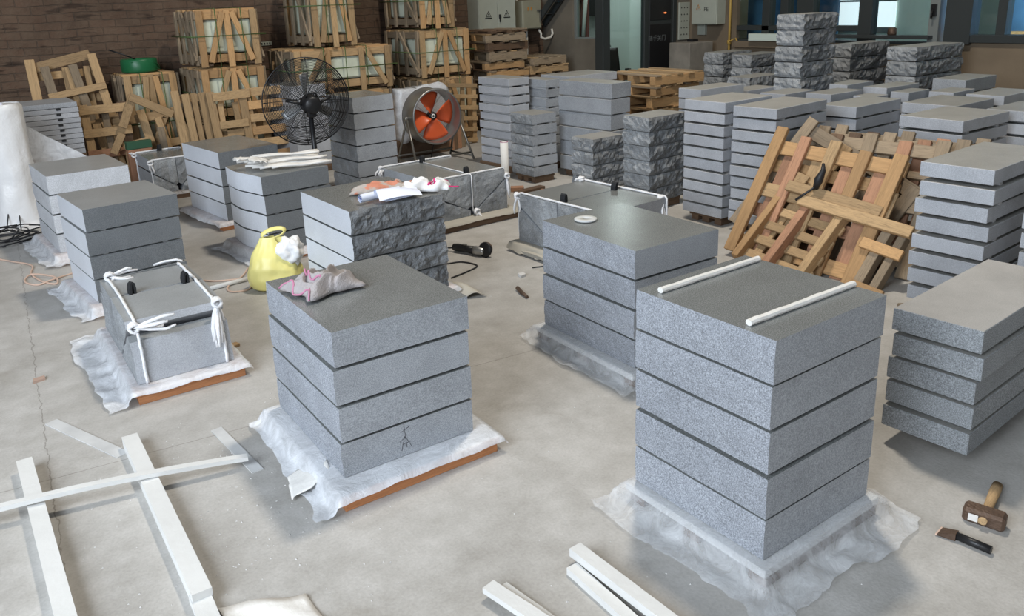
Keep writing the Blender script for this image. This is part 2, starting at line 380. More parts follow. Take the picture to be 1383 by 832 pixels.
def loc2w(F, yaw, x, y, z=0): c, s = math.cos(yaw), math.sin(yaw); return Vector((F[0] + x * c - y * s, F[1] + x * s + y * c, z))
Z0 = .075
def sheet(name, label, F, yaw, rect, marg, zt, seed, mat='film', cat='plastic sheet', step=.022, fall=.45, wr=1.):
    """film laid over a base: rect = base top (x0,y0,x1,y1) in the stack's frame, marg = free film beyond left, front, right, back"""
    x0, y0, x1, y1 = rect; ml, mf, mr, mb = marg; x0 -= .012; y0 -= .012; x1 += .012; y1 += .012
    nx = int((x1 - x0 + ml + mr) / step); ny = int((y1 - y0 + mf + mb) / step)
    def axis(s, lo, hi, q):
        o = lo - s if s < lo else (s - hi if s > hi else 0)
        if o <= 0: return s, 0
        o *= q; dn = min(o * (1 - fall * .4), zt - .006); slope = dn / (1 - fall * .4) if dn else 0
        h = dn * fall + max(0, o - slope)
        return (lo - h if s < lo else hi + h), dn
    def fn(u, v):
        sx = x0 - ml + u * (x1 - x0 + ml + mr); sy = y0 - mf + v * (y1 - y0 + mf + mb)
        q = .95 + .3 * nz(sx * 3 + seed, sy * 3, seed, 3)
        X, dx = axis(sx, x0, x1, q); Y, dy = axis(sy, y0, y1, q)
        z = max(.004, zt - max(dx, dy))
        out = max(dx, dy) / zt
        wz = nz(sx * 11 + seed, sy * 11, 3. + seed, 4)
        z += (.0012 + wr * .02 * out * (.25 + max(0, wz + .15)))
        X += .02 * out * nz(sx * 7, sy * 7, seed + 20, 3); Y += .02 * out * nz(sx * 7, sy * 7, seed + 30, 3)
        p = loc2w((0, 0), yaw, X, Y); return (p.x, p.y, z)
    o = obj(name, G().grid(nx, ny, fn), mat, loc=(F[0], F[1], 0))
    return tag(o, label, cat, 'plastic sheets under the stone stacks')
def base(F, yaw, x0, y0, x1, y1, desc, name='pallet_base', top='ply', zt=.07):
    p = loc2w(F, yaw, (x0 + x1) / 2, (y0 + y1) / 2); t = thing(name, desc, 'pallet', (p.x, p.y, 0), yaw, 'low timber bases under the stone stacks')
    w = (x1 - x0) / 2; h = (y1 - y0) / 2
    obj('board', G().box((-w, -h, zt - .03), (w, h, zt), .002), top, t); obj('edge_strip', G().box((-w, -h - .004, zt - .031), (w, -h, zt - .002)), 'ply', t) if top == 'boardgrey' else None
    for q in (-1, 0, 1): obj('bearer', G().box((-w + .01, q * (h - .05) - .035, 0), (w - .01, q * (h - .05) + .035, zt - .03), .002), 'ply' if q < 0 and top not in ('darkw', 'tape') else 'darkw', t, (0, -.014 if q < 0 else 0, 0))
    return t
SPACER = {}
def stack(desc, F, yaw, w, d, n, p, gap=.012, rough='', mats=('side', 'top', 'rough'), jit=.004, res=.03, amp=.014, wavy=None, z0=Z0, group=None, topmats=None, lean=None, variants=2, spacer=True, jits=None):
    t = p - gap
    mm = [slab_mesh(w, d, t, rough, res, amp, R_.random() * 50, wavy, mats) for _ in range(variants if rough else 1)]
    out = []
    for i in range(n):                       # i counts from the top
        k = n - 1 - i; me = mm[i % len(mm)]
        if i == 0 and topmats: me = slab_mesh(w, d, t, rough, res, amp, R_.random() * 50, wavy, topmats)
        dx, dy = (R_.uniform(-jit, jit), R_.uniform(-jit, jit)) if not jits else jits[min(i, len(jits) - 1)]
        c = loc2w(F, yaw, d / 2 + dx, w / 2 + dy, z0 + k * p + (gap if k or True else 0) * 0)
        o = obj('granite_block', me, loc=c, rot=(0, 0, yaw + R_.uniform(-jit, jit)))
        if R_.random() < .5 and rough and len(rough) == 4: o.rotation_euler.z += PI
        lab = ('top slab of ' if i == 0 else ordw(i) + ' slab from the top of ') + desc
        tag(o, lab, 'stone slab', group or 'slabs of ' + desc)
        if spacer and k:
            key = (round(w, 3), gap)
            if key not in SPACER: SPACER[key] = G().box((-.015, -w * .46, -gap), (.015, w * .46, 0)).mesh('spacer_strip', 'foam')
            for sx in (-.32, .32):
                q = obj('spacer_strip', SPACER[key], None, o, (sx * d, 0, 0))
        out.append(o)
    return out
# ------------------------------------------------------------------ the stacks (F = corner nearest the camera)
FL = ('side', 'top', 'flame'); PL = ('pale', 'dull', 'rough'); RG = ('rough', 'dull', 'rough', 'roughd')  # last RG entry darkens the front split faces, shade painted in
def curve(v): return -.045 * math.exp(-((v - .56) / .26) ** 2) - .012 * math.sin(v * 9) * v
ST = [
 # desc, F, yaw, w, d, n, p, options, base margins (left, front, right, back), film margins or None
 ('the leftmost grey stack beside the plastic wrapped roll', (.695, 6.805), .039, .733, .574, 4, .151, dict(mats=('pale2', 'top2', 'pale2'), rough='l', amp=.004, res=.06), (.04, .05, .05, .05), (.16, .16, .1, .1)),
 ('the dark stack behind the rope-tied bundle at left', (.698, 5.374), .07, .64, .564, 4, .153, dict(mats=('polb', 'top2', 'pol_shade'), rough='F', res=.3), (.04, .05, .05, .05), (.17, .12, .08, .05)),
 ('the stack behind the pile of white strips', (1.975, 6.833), .09, .812, .533, 4, .150, dict(mats=('polb', 'top', 'pol_shade'), rough='F', res=.3), (.07, .03, .02, .02), (.05, .05, .03, .03)),
 ('the curved-front stack topped with white strips', (1.905, 5.632), .072, .624, .535, 4, .146, dict(wavy=curve, res=.03, mats=('polb', 'top', 'pol_shade'), rough='F'), (.06, .03, .03, .03), (.16, .06, .06, .06)),
 ('the stack behind the black pedestal fan', (3.352, 8.572), .05, .621, .402, 6, .153, dict(mats=('pale', 'top', 'rough')), (.03, .03, .03, .03), None),
 ('the six-slab stack between the two fans', (3.285, 6.924), .049, .535, .43, 6, .153, dict(rough='l', amp=.008), (.02, .02, .02, .02), None),
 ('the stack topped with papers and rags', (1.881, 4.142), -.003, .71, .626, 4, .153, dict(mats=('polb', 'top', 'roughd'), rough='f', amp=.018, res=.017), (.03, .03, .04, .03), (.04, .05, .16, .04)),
 ('the front left stack topped with one grey rag', (1.047, 2.572), -.034, .724, .577, 4, .152, dict(mats=FL, rough='l', amp=.004, res=.03), (.06, .10, .06, .02), (.14, .03, .05, .08)),
 ('the stack topped with a round grey disc', (2.538, 2.524), -.042, .721, .555, 4, .151, dict(mats=FL, rough='l', amp=.006, res=.025), (.05, .04, .03, .03), (.15, .10, .06, .06)),
 ('the big front stack topped with two white strips', (1.865, 1.285), -.019, .572, .57, 5, .153, dict(mats=FL, rough='l', amp=.004, res=.03), (.03, .03, .03, .02), (.16, .17, .12, .08)),
 ('the stack at the right edge above the hammer', (2.946, 1.164), .033, .333, .867, 5, .104, dict(mats=('sided', 'dull', 'side'), gap=.014, jit=.008, topmats=('sided', 'dusty', 'side')), (-.14, -.12, -.05, -.1), None),
 ('the thin-slab stack right of the leaning wooden pallets', (4.377, 1.786), .04, .378, .804, 8, .1015, dict(mats=PL, gap=.022, jit=.01), (-.05, -.05, -.05, -.05), None),
 ('the sliver of a stack at the far right edge', (4.42, 1.28), .02, .36, .75, 7, .1015, dict(mats=PL, gap=.022, jit=.006), (-.05,) * 4, None),
 ('the left of two ten-slab columns behind the pallets', (4.95, 3.976), -.005, .402, .582, 10, .0928, dict(mats=PL, gap=.016, jit=.008), (-.04, -.04, -.04, -.04), None),
 ('the ten-slab column just behind the leaning pallets', (4.99, 3.554), .054, .37, .69, 10, .091, dict(mats=PL, gap=.016, jit=.006), (-.04, -.04, -.04, -.04), None),
 ('the stack above the tip of the leaning pallets', (6.058, 3.561), .022, .331, .705, 8, .101, dict(mats=PL, gap=.014, jit=.008), (-.04, -.04, -.04, -.04), None),
 ('the wide-topped stack right of the leaning pallet tips', (5.885, 2.658), -.032, .468, .676, 8, .101, dict(mats=PL, gap=.02, jit=.012), (-.04, -.04, -.04, -.04), None),
 ('the pale stack directly behind the wide-topped right one', (6.75, 3.11), .0, .45, .66, 8, .097, dict(mats=PL), (-.04,) * 4, None),
 ('the pale stack at far right below the plaster wall', (7.58, 3.10), .0, .32, .6, 8, .097, dict(mats=PL), (-.04,) * 4, None),
 ('the edge-cut stack right of the wide-topped one', (6.7, 2.42), .0, .44, .6, 8, .099, dict(mats=PL, gap=.02, jit=.01), (-.04,) * 4, None),
 ('the thick smooth stack nearest the right plaster wall', (8.2, 3.71), .0, .32, .64, 6, .1375, dict(mats=('side', 'dull', 'side')), (-.04,) * 4, None),
 ('the pale stack before the middle split-face stack', (7.34, 4.431), .0, .259, .47, 8, .102, dict(mats=PL), (-.03,) * 4, None),
 ('the pale stack before the rightmost split-face stack', (7.153, 3.924), -.02, .231, .554, 8, .1043, dict(mats=PL), (-.03,) * 4, None),
 ('the pale stack behind the one above the pallet tip', (7.16, 3.72), .0, .17, .36, 8, .1006, dict(mats=PL), (-.03,) * 4, None),
 ('the pale stack between the back rows at right', (7.46, 3.47), .0, .22, .4, 8, .099, dict(mats=PL), (-.03,) * 4, None),
 ('the pale stack at the foot of the tallest stack', (6.569, 4.114), -.02, .261, .49, 8, .1024, dict(mats=PL), (-.03,) * 4, None),
 ("the short pale stack beside the tallest stack's foot", (6.86, 3.89), .0, .19, .25, 8, .098, dict(mats=PL), (-.03,) * 4, None),
 ('the pale stack behind the second ten-slab column', (6.389, 4.462), .016, .268, .468, 8, .1019, dict(mats=PL), (-.03,) * 4, None),
 ('the pale stack behind the left ten-slab column', (6.463, 4.926), -.01, .262, .458, 8, .1016, dict(mats=PL), (-.03,) * 4, None),
 ('the pale stack between split-face column and pallet pile', (5.72, 4.87), -.03, .27, .59, 9, .0994, dict(mats=PL, jit=.008), (-.03,) * 4, None),
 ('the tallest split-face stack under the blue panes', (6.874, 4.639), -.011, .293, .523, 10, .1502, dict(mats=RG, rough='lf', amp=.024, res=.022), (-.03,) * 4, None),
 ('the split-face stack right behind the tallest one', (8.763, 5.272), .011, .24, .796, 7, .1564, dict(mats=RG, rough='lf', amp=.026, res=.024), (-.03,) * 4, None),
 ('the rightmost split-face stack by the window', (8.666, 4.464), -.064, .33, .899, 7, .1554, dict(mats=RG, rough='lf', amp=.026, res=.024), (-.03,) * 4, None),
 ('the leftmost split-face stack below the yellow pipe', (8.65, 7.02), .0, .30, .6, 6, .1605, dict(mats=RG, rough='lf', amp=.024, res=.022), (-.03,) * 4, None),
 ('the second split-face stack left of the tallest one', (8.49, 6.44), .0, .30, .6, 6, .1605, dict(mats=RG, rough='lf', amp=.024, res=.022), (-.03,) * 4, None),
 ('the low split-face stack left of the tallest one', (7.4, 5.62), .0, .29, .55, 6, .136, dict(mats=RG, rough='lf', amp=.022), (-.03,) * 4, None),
 ('the leftmost ten-slab stack behind the white tube', (5.06, 6.891), .049, .527, .28, 10, .0946, dict(mats=('pale', 'dull', 'side'), gap=.018, jit=.006), (.02,) * 4, None),
 ('the half-hidden thin-slab stack behind the white tube', (5.42, 6.72), .0, .42, .2, 9, .1015, dict(mats=('side', 'dull', 'side'), gap=.018, jit=.005), (.0,) * 4, None),
 ('the six-slab split-face stack beside the white tube', (4.892, 6.288), .007, .358, .304, 6, .1063, dict(mats=('side', 'dull', 'rough'), rough='l', amp=.010, res=.025, gap=.016), (-.02,) * 4, None),
 ('the long dark stack behind two low split-face stacks', (5.422, 5.722), .066, .732, .28, 6, .154, dict(mats=('side', 'dull', 'side'), jit=.012), (-.03,) * 4, None),
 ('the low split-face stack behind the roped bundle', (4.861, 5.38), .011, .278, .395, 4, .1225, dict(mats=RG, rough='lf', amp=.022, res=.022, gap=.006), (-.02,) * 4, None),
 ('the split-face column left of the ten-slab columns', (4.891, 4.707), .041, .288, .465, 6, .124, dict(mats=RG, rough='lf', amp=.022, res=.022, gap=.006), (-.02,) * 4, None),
 ('the wide pale stack before the booth plaster wall', (5.85, 6.85), .0, .5, .72, 9, .1, dict(mats=PL, jit=.01), (-.04,) * 4, None),
]
for i, (desc, F, yaw, w, d, n, p, op, bm_, fm) in enumerate(ST):
    stack(desc, F, yaw, w, d, n, p, **op)
    short = desc.replace('the ', '', 1)
    rect = (-bm_[0], -bm_[1], d + bm_[2], w + bm_[3])
    base(F, yaw, *rect, 'timber base under ' + desc, zt=.07 if fm else .0745, top='boardgrey' if i == 7 else 'tape' if i in (8, 9) else 'darkw' if not fm else 'ply')
    if fm: sheet('plastic_sheet', 'clear plastic sheet under ' + desc, F, yaw, rect, fm, .0715, i * 3.7, mat='film' if i in (8, 9) else 'filmthick')
# ------------------------------------------------------------------ rope-tied bundles of wedge stones
P17 = dict(ul=[(0, 1), (.495, 1), (.495, .24), (.44, .17), (0, .63)], ll=[(0, 0), (.475, 0), (.475, .13), (0, .59)],
           ur=[(.507, 1), (.975, 1), (.995, .78), (.575, .17), (.507, .24)], lr=[(.55, 0), (1, 0), (1, .74), (.60, .17)])
P3 = dict(lower_front=[(0, 0), (.035, .66), (.105, .70), (.46, 0)], upper_front=[(.085, .83), (.095, .95), (.495, 1), (.495, .05), (.46, .04)],
          upper_back=[(.507, 1), (.91, .985), (.92, .80), (.56, .04), (.507, .05)], lower_back=[(.55, 0), (1, 0), (.97, .72), (.92, .74)])
def cut_prism(poly, h0, h1, fn, capn, res=.035, amp=.012, seed=0):
    g = G(); g.prism(poly, h0, h1, lambda a, b, h: Vector((a, b, h))); me = g.mesh('t', 'side')
    bm = bmesh.new(); bm.from_mesh(me); bpy.data.meshes.remove(me)
    xs = [p[0] for p in poly]; ys = [p[1] for p in poly]
    def cuts(lo, hi, no):
        n = int((hi - lo) / res)
        for i in range(1, n):
            c = lo + (hi - lo) * i / n
            bmesh.ops.bisect_plane(bm, geom=list(bm.verts) + list(bm.edges) + list(bm.faces), plane_co=Vector(no) * c, plane_no=no)
    cuts(min(xs), max(xs), (1, 0, 0)); cuts(min(ys), max(ys), (0, 1, 0))
    cap = [f for f in bm.faces if abs(f.normal.z) > .99 and abs(f.calc_center_median().z - h0) < 1e-4]
    cv = {v for f in cap for v in f.verts}; inner = {v for v in cv if all(f in cap for f in v.link_faces)}
    for f in bm.faces: f.material_index = 2 if f in cap else 0
    for v in cv:
        q = .5 + .9 * nz(v.co.x * 9 + seed, v.co.y * 11, seed, 5) + .4 * nz(v.co.x * 30, v.co.y * 30, seed, 3)
        v.co.z += (amp * q if v in inner else amp * .25 * q) * (-1 if h0 < h1 else 1)
    vs = [fn(*v.co) for v in bm.verts]; bm.verts.index_update(); fs = [tuple(v.index for v in f.verts) for f in bm.faces]; mi = [f.material_index for f in bm.faces]; bm.free()
    o = G(); o.add(vs, fs); o.mi = mi
    me = o.mesh('wedge_stone', ('pale' if capn else 'side', 'top2' if capn else 'top', 'rough'))
    for p in me.polygons:
        if p.material_index == 0 and p.normal.z > .93: p.material_index = 1
    return me
def knot(parent, p, down, seed, n=5, ln=.12):
    r = random.Random(seed); g = G()
    for k in range(3):
        a = r.random() * 6; g.tube([p + Vector((.022 * math.cos(a + t), .018 * math.sin(a + t) * (k - 1), .02 * math.sin(a + t))) for t in [i * .7 for i in range(9)]], .009, 6, closed=True)
    obj('knot', g, 'rope', parent)
    for k in range(n):
        a = Vector((r.uniform(-1, 1), r.uniform(-1, 1), r.uniform(-1, 1))) * .035; d = down * ln * r.uniform(.7, 1.2)
        obj('tail', G().tube([p, p + d * .35 + a * .6, p + d * .7 + a, p + d + a * .8 + Vector((0, 0, 0))], [.008, .009, .008, .006], 6), 'rope', parent)
def bundle(desc, F, yaw, w, d, h, axis, prof, seed, names, pads, pos, amp=.012):
    """axis x: profile runs along x and the split ends face -y; axis y: profile along y and the split ends face -x"""
    Wd = d if axis == 'x' else w; Ln = w if axis == 'x' else d
    if axis == 'x': fn = lambda a, b, q: Vector((a, q, b))
    else: fn = lambda a, b, q: Vector((q, a, b))
    for k, (key, poly) in enumerate(prof.items()):
        pts = [(a * Wd, b * h) for a, b in poly]
        me = cut_prism(pts, 0, Ln, fn, prof is P3, seed=seed + k * 7, amp=amp)
        o = obj('wedge_stone', me, loc=(F[0], F[1], Z0), rot=(0, 0, yaw)); tag(o, pos[k] + ' stone of ' + desc, 'stone block', 'stones of ' + desc)
    top = {}
    for q, nmx in zip((.04 if prof is P3 else .012, Ln - (.035 if prof is P3 else .012)), names):
        t = thing('rope_tie', nmx, 'rope', (F[0], F[1], Z0), yaw, 'white ropes around the bundles')
        if prof is P3: path = [(-.012, 0), (.02, .72), (.08, .81), (.09, .96), (.5, 1.02), (.92, 1.01), (.97, .74), (1.01, .0)]
        else: path = [(-.012, .02), (-.012, .98), (.01, 1.02), (.5, 1.02), (.98, 1.02), (1.01, .76), (1.012, .02)]
        P = [fn(a * Wd, b * h, q) for a, b in path]; P2 = []
        for i in range(len(P) - 1):
            n = max(1, int((P[i + 1] - P[i]).length / .02))
            for j in range(n): P2.append(P[i].lerp(P[i + 1], j / n) + Vector((R_.uniform(-1, 1), R_.uniform(-1, 1), R_.uniform(0, 1))) * .002)
        P2.append(P[-1]); obj('loop', G().tube(P2, .008, 6), 'rope', t)
        top[q] = t
    cy, sy = math.cos(yaw), math.sin(yaw)
    for k, (f, lab) in enumerate(pads):
        p = fn(Wd * .5, h, Ln * f); wx = loc2w(F, yaw, p.x, p.y, Z0 + h - .03)
        g = G(); n = 12; hh = .095
        pth = [(-.014, 0), (-.017, hh * .6), (-.012, hh * .9), (0, hh), (.012, hh * .9), (.017, hh * .6), (.014, 0)]
        prof2 = pth + [(x * .35, z - .012 if 0 < i < 6 else z) for i, (x, z) in reversed(list(enumerate(pth)))]
        ext = .02
        if axis == 'x': g.prism(prof2, -ext, ext, lambda a, b, q: Vector((q, a, b)))
        else: g.prism(prof2, -ext, ext, lambda a, b, q: Vector((a, q, b)))
        o = obj('rubber_strap', g, 'black', loc=wx, rot=(R_.uniform(-.12, .12), R_.uniform(-.1, .1), yaw + .2)); tag(o, lab, 'strap', 'black straps sticking out of the bundles')
    return list(top.values())
B3 = ((.617, 3.965), -.035, .915, .46, .316)
t = bundle('the rope-tied bundle at lower left', *B3, 'y', P3, 3, ('left white rope around the bundle at lower left', 'right white rope around the bundle at lower left'),
       ((.22, 'left black strap on the bundle at lower left'), (.80, 'right black strap on the bundle at lower left')), ('front leaning', 'upper front', 'upper back', 'lower back'), amp=.012)
knot(t[0], Vector((.03, .06, .27)), Vector((.10, -.05, .02)).normalized(), 1, 5, .16); knot(t[0], Vector((.05, .80, .33)), Vector((1, -.12, 0)), 5, 4, .13)
knot(t[1], Vector((.425, .04, .31)), Vector((-.10, -.22, -1)), 2, 8, .20); obj('tail', G().tube([(.30, .90, .32), (.35, .86, .34), (.42, .87, .335), (.45, .85, .325)], .007, 6), 'rope', t[1])
t = bundle('the tied bundle behind the rags', (3.23, 5.475), .016, .845, .73, .346, 'x', P17, 23, ('white rope on the front edge of the bundle behind the rags', 'white rope on the back edge of the bundle behind the rags'),
       ((.06, 'front black strap on the tied bundle behind the rags'), (.90, 'back black strap on the tied bundle behind the rags')), ('upper left', 'lower left', 'upper right', 'lower right'))
knot(t[0], Vector((.40, -.02, .03)), Vector((-.15, -.5, -.4)), 3, 4, .07); knot(t[0], Vector((.74, .0, .28)), Vector((.1, -.03, -1)), 4, 5, .16); knot(t[1], Vector((-.02, .82, .34)), Vector((-.5, -.2, -.6)), 6, 5, .09)
obj('joint_cord', G().tube([(.363, -.016, .04), (.363, -.014, .34), (.365, .0, .352), (.365, .84, .352)], .005, 6), 'rope', t[0])
t = bundle('the tied bundle behind the disc-topped stack', (3.479, 3.768), .037, .865, .645, .352, 'y', P17, 43, ('white rope on the left edge of the bundle behind the disc', 'white rope on the right edge of the bundle behind the disc'),
       ((.10, 'left black strap on the bundle behind the disc'), (.86, 'right black strap on the bundle behind the disc')), ('upper front', 'lower front', 'upper back', 'lower back'))
knot(t[0], Vector((-.01, .86, .34)), Vector((-.05, .02, -1)), 7, 4, .16); knot(t[1], Vector((.62, .03, .34)), Vector((-.15, -.1, -1)), 8, 7, .13); knot(t[1], Vector((.62, .84, .36)), Vector((-1, 0, .1)), 9, 3, .05)
t = bundle('the small tied bundle by the leaning frames', (1.785, 8.44), .0, .65, .456, .328, 'x', P17, 63, ('front white rope on the small bundle by the leaning frames', 'back white rope on the small bundle by the leaning frames'),
       ((.94, 'black strap on the small bundle by the leaning frames'),), ('upper left', 'lower left', 'upper right', 'lower right'), amp=.02)
knot(t[0], Vector((-.01, .0, .31)), Vector((.2, -.2, -1)), 10, 4, .08); knot(t[1], Vector((-.02, .63, .31)), Vector((-.8, 0, .3)), 11, 3, .05)
for nmx, F, yaw, rect, fm, mat in (('the rope-tied bundle at lower left', (.617, 3.965), -.035, (-.03, -.07, .50, .95), (.20, .03, .04, .1), 'filmthick'),
        ('the tied bundle behind the rags', (3.23, 5.475), .016, (-.03, -.10, .80, .87), (.03, .03, .05, .03), 'kraft'),
        ('the tied bundle behind the disc-topped stack', (3.479, 3.768), .037, (-.05, -.03, .68, .90), (.09, .03, .03, .03), 'kraft'),
        ('the small tied bundle by the leaning frames', (1.785, 8.44), .0, (-.03, -.05, .5, .7), (.05, .04, .04, .03), 'film')):
    base(F, yaw, *rect, 'timber base under ' + nmx, top='ply' if 'lower left' in nmx else 'darkw')
    sheet('paper_sheet' if mat == 'kraft' else 'plastic_sheet', ('grey paper sheet under ' if mat == 'kraft' else 'plastic sheet under ') + nmx, F, yaw, rect, fm, .0715, 61 + len(nmx), mat=mat, cat='paper' if mat == 'kraft' else 'plastic sheet')
# ------------------------------------------------------------------ timber
WM = {}
def board_mesh(l, w, t):
    k = (round(l, 2), round(w, 3), round(t, 3))
    if k not in WM: WM[k] = G().box((-w / 2, 0, -t / 2), (w / 2, l, t / 2), min(.003, t * .2)).mesh('board', 'wood')
    return WM[k]
def board(parent, p0, p1, w, t, up=(0, 0, 1), mat='wood', name='board'):
    p0 = Vector(p0); p1 = Vector(p1); y = p1 - p0; l = y.length; y.normalize(); u = Vector(up); z = (u - y * u.dot(y)).normalized(); x = y.cross(z)
    me = board_mesh(l, w, t)
    if mat != 'wood':
        k = me.name + mat
        if k not in WM: m2 = me.copy(); m2.materials[0] = M[mat]; WM[k] = m2
        me = WM[k]
    o = bpy.data.objects.new(name, me); C.objects.link(o); o.parent = parent
    o.matrix_local = Matrix(((x.x, y.x, z.x, p0.x), (x.y, y.y, z.y, p0.y), (x.z, y.z, z.z, p0.z), (0, 0, 0, 1))); return o
def frame(name, label, cat, M4, boards, group=None):
    t = thing(name, label, cat, group=group); t.matrix_world = M4
    for b in boards:
        p0, p1, w, th_, z = b[:5]; mat = b[5] if len(b) > 5 else 'wood'; nmx = b[6] if len(b) > 6 else 'slat'
        board(t, (p0[0], p0[1], z), (p1[0], p1[1], z), w, th_, (0, 0, 1), mat, nmx)
    return t
def flat_pallet(label, x, y, z, w, d, h, yaw=0, mat='wood', group=None, seed=0, cat='pallet'):
    r = random.Random(seed); t = thing('wooden_pallet', label, cat, (x, y, z), yaw, group)
    bt = .018
    for k in range(3): board(t, (-w / 2, -d / 2 + .045 + k * (d - .09) / 2, h / 2), (w / 2, -d / 2 + .045 + k * (d - .09) / 2, h / 2), h - 2 * bt, .08, (0, 1, 0), r.choice((mat, mat, 'orange')), 'stringer')
    n = max(4, int(w / .15))
    for k in range(n):
        xx = -w / 2 + .05 + k * (w - .1) / (n - 1) + r.uniform(-.008, .008)
        board(t, (xx, -d / 2 - r.uniform(-.01, .02), h - bt / 2), (xx, d / 2 + r.uniform(-.01, .02), h - bt / 2), .09, bt, (0, 0, 1), r.choice((mat, mat, 'wood', 'grey')), 'deck_board')
    for k in range(3): board(t, (-w / 2 + .05 + k * (w - .1) / 2, -d / 2, bt / 2), (-w / 2 + .05 + k * (w - .1) / 2, d / 2, bt / 2), .09, bt, (0, 0, 1), mat, 'bottom_board')
    return t
# pallet stacks by the booth and the wall
def pallet_pile(desc, x, y, w, d, hs, mats, seed):
    r = random.Random(seed); z = 0; n = len(hs)
    for i, h in enumerate(hs):
        k = n - 1 - i
        flat_pallet((ordw(k) + ' pallet from the top of ' if k else 'top pallet of ') + desc, x + r.uniform(-.06, .06), y + r.uniform(-.04, .04), z, w * r.uniform(.9, 1.04), d * r.uniform(.92, 1.), h, r.uniform(-.10, .10), r.choice(mats), 'pallets of ' + desc, seed * 31 + i); z += h
pallet_pile('the tall pallet pile before the cabinet', 6.80, 9.62, .70, .72, (.13, .12, .12, .13, .11, .13, .12, .12, .14, .12, .12, .05), ('wood', 'orange', 'grey', 'darkw'), 2)
pallet_pile('the low pallet pile right of the tall one', 7.56, 9.60, .66, .62, (.13, .12, .12, .13, .12, .13, .12, .12), ('wood', 'grey', 'darkw'), 3)
pallet_pile('the pallet pile before the dark booth door', 7.12, 6.85, .85, .85, (.14, .13, .14, .12, .14, .12, .13), ('wood', 'orange', 'wood'), 4)
# crates
def crate(label, x0, y0, z0, w, d, h, mids, seed, mat='wood', load=True, strap_x=(.3, .72)):
    r = random.Random(seed); t = thing('wooden_crate', label, 'crate', (x0, y0, z0), 0, 'wooden crates along the brick wall')
    pw = .075; tk = .025
    def bd(p0, p1, wd, up, nmx, m=None): board(t, p0, p1, wd, tk, up, m or r.choice((mat, mat, 'wood', 'orange')), nmx)
    for x in (pw / 2, w - pw / 2):
        for y, u in ((0, (0, 1, 0)), (d, (0, 1, 0))): bd((x, y, 0), (x, y, h), pw, u, 'corner_post')
    for y in (.03, d - .03):
        bd((.0, y, h - .05), (w, y, h - .05), .085, (0, 1, 0), 'top_rail'); bd((.0, y, .085), (w, y, .085), .085, (0, 1, 0), 'bottom_rail')
    for x in (.0, w):
        s = .0; bd((x, 0, h - .05), (x, d, h - .05), .08, (1, 0, 0), 'side_rail', 'grey'); bd((x, 0, .085), (x, d, .085), .08, (1, 0, 0), 'side_rail', 'grey')
        for y in (.06, d * .36, d * .66, d - .06): bd((x - .02 if x == 0 else x + .02, y, 0.02), (x - .02 if x == 0 else x + .02, y + r.uniform(-.06, .06), h), .06, (1, 0, 0), 'side_slat', 'grey')
        bd((x - .04 if x == 0 else x + .04, .03, .06), (x - .04 if x == 0 else x + .04, d * .5, h - .03), .055, (1, 0, 0), 'side_brace', 'grey')
    for m_ in mids: bd((m_ * w, -.012, -.01), (m_ * w, -.012, h), pw * .9, (0, 1, 0), 'middle_post')
    a = mids[0] * w; b = mids[-1] * w
    bd((a - .05, -.03, h - .02), (.10, -.03, .05), .06, (0, 1, 0), 'brace'); bd((b + .05, -.03, h - .02), (w - .10, -.03, .05), .06, (0, 1, 0), 'brace')
    for k in range(4): bd((0, .08 + k * (d - .16) / 3, h + .002), (w, .08 + k * (d - .16) / 3, h + .002), .09, (0, 0, 1), 'lid_board')
    for x in (.1, w - .1): bd((x, 0, .02), (x, d, .02), .06, (0, 0, 1), 'skid', 'darkw')
    g = G(); s = .008
    for fx in strap_x: g.tube([(fx * w, -.047, .0), (fx * w, -.047, h + .018), (fx * w, d + .015, h + .018)], .008, 6, flat=.5)
    g.tube([(-.068, d, h * .55), (-.068, -.05, h * .55), (w + .065, -.05, h * .55), (w + .065, d, h * .55)], .008, 6)
    obj('strap', g, 'strap', t)
    if load:
        o = obj('wrapped_load', G().box((.05, .045, .14), (w - .05, d - .05, h - .10), .02), 'load', loc=(x0, y0, z0)); tag(o, 'pale wrapped stone load inside the ' + label, 'wrapped load', 'wrapped loads in the crates')
crate('bottom crate of the left column', 2.56, 9.1, 0, .69, .75, .60, (.5,), 1)
crate('middle crate of the left column', 2.57, 9.1, .63, .69, .75, .56, (.5,), 2, 'orange')
crate('top crate of the left column', 2.59, 9.1, 1.22, .66, .75, .59, (.5,), 3, 'orange')
crate('lower wide crate behind the black fan', 3.62, 9.1, 0, 1.2, .8, .79, (.35, .68), 4)
crate('wide crate right above the black fan', 3.63, 9.1, .82, 1.25, .8, .50, (.33, .68), 5, strap_x=(.28, .5, .72))
crate('tall crate on top of the wide crate', 3.9, 9.1, 1.35, .54, .8, .85, (.5,), 6)
crate('bottom crate behind the drum fan', 5.30, 9.1, 0, .76, .9, .84, (.5,), 7)
crate('middle crate above the drum fan', 5.31, 9.1, .87, .74, .9, .59, (.5,), 8)
crate('top crate above the drum fan', 5.34, 9.1, 1.49, .50, .9, .62, (.5,), 9)
crate('crate under the green strapping coil', 1.89, 9.62, 0, .55, .54, 1.16, (.5,), 10)
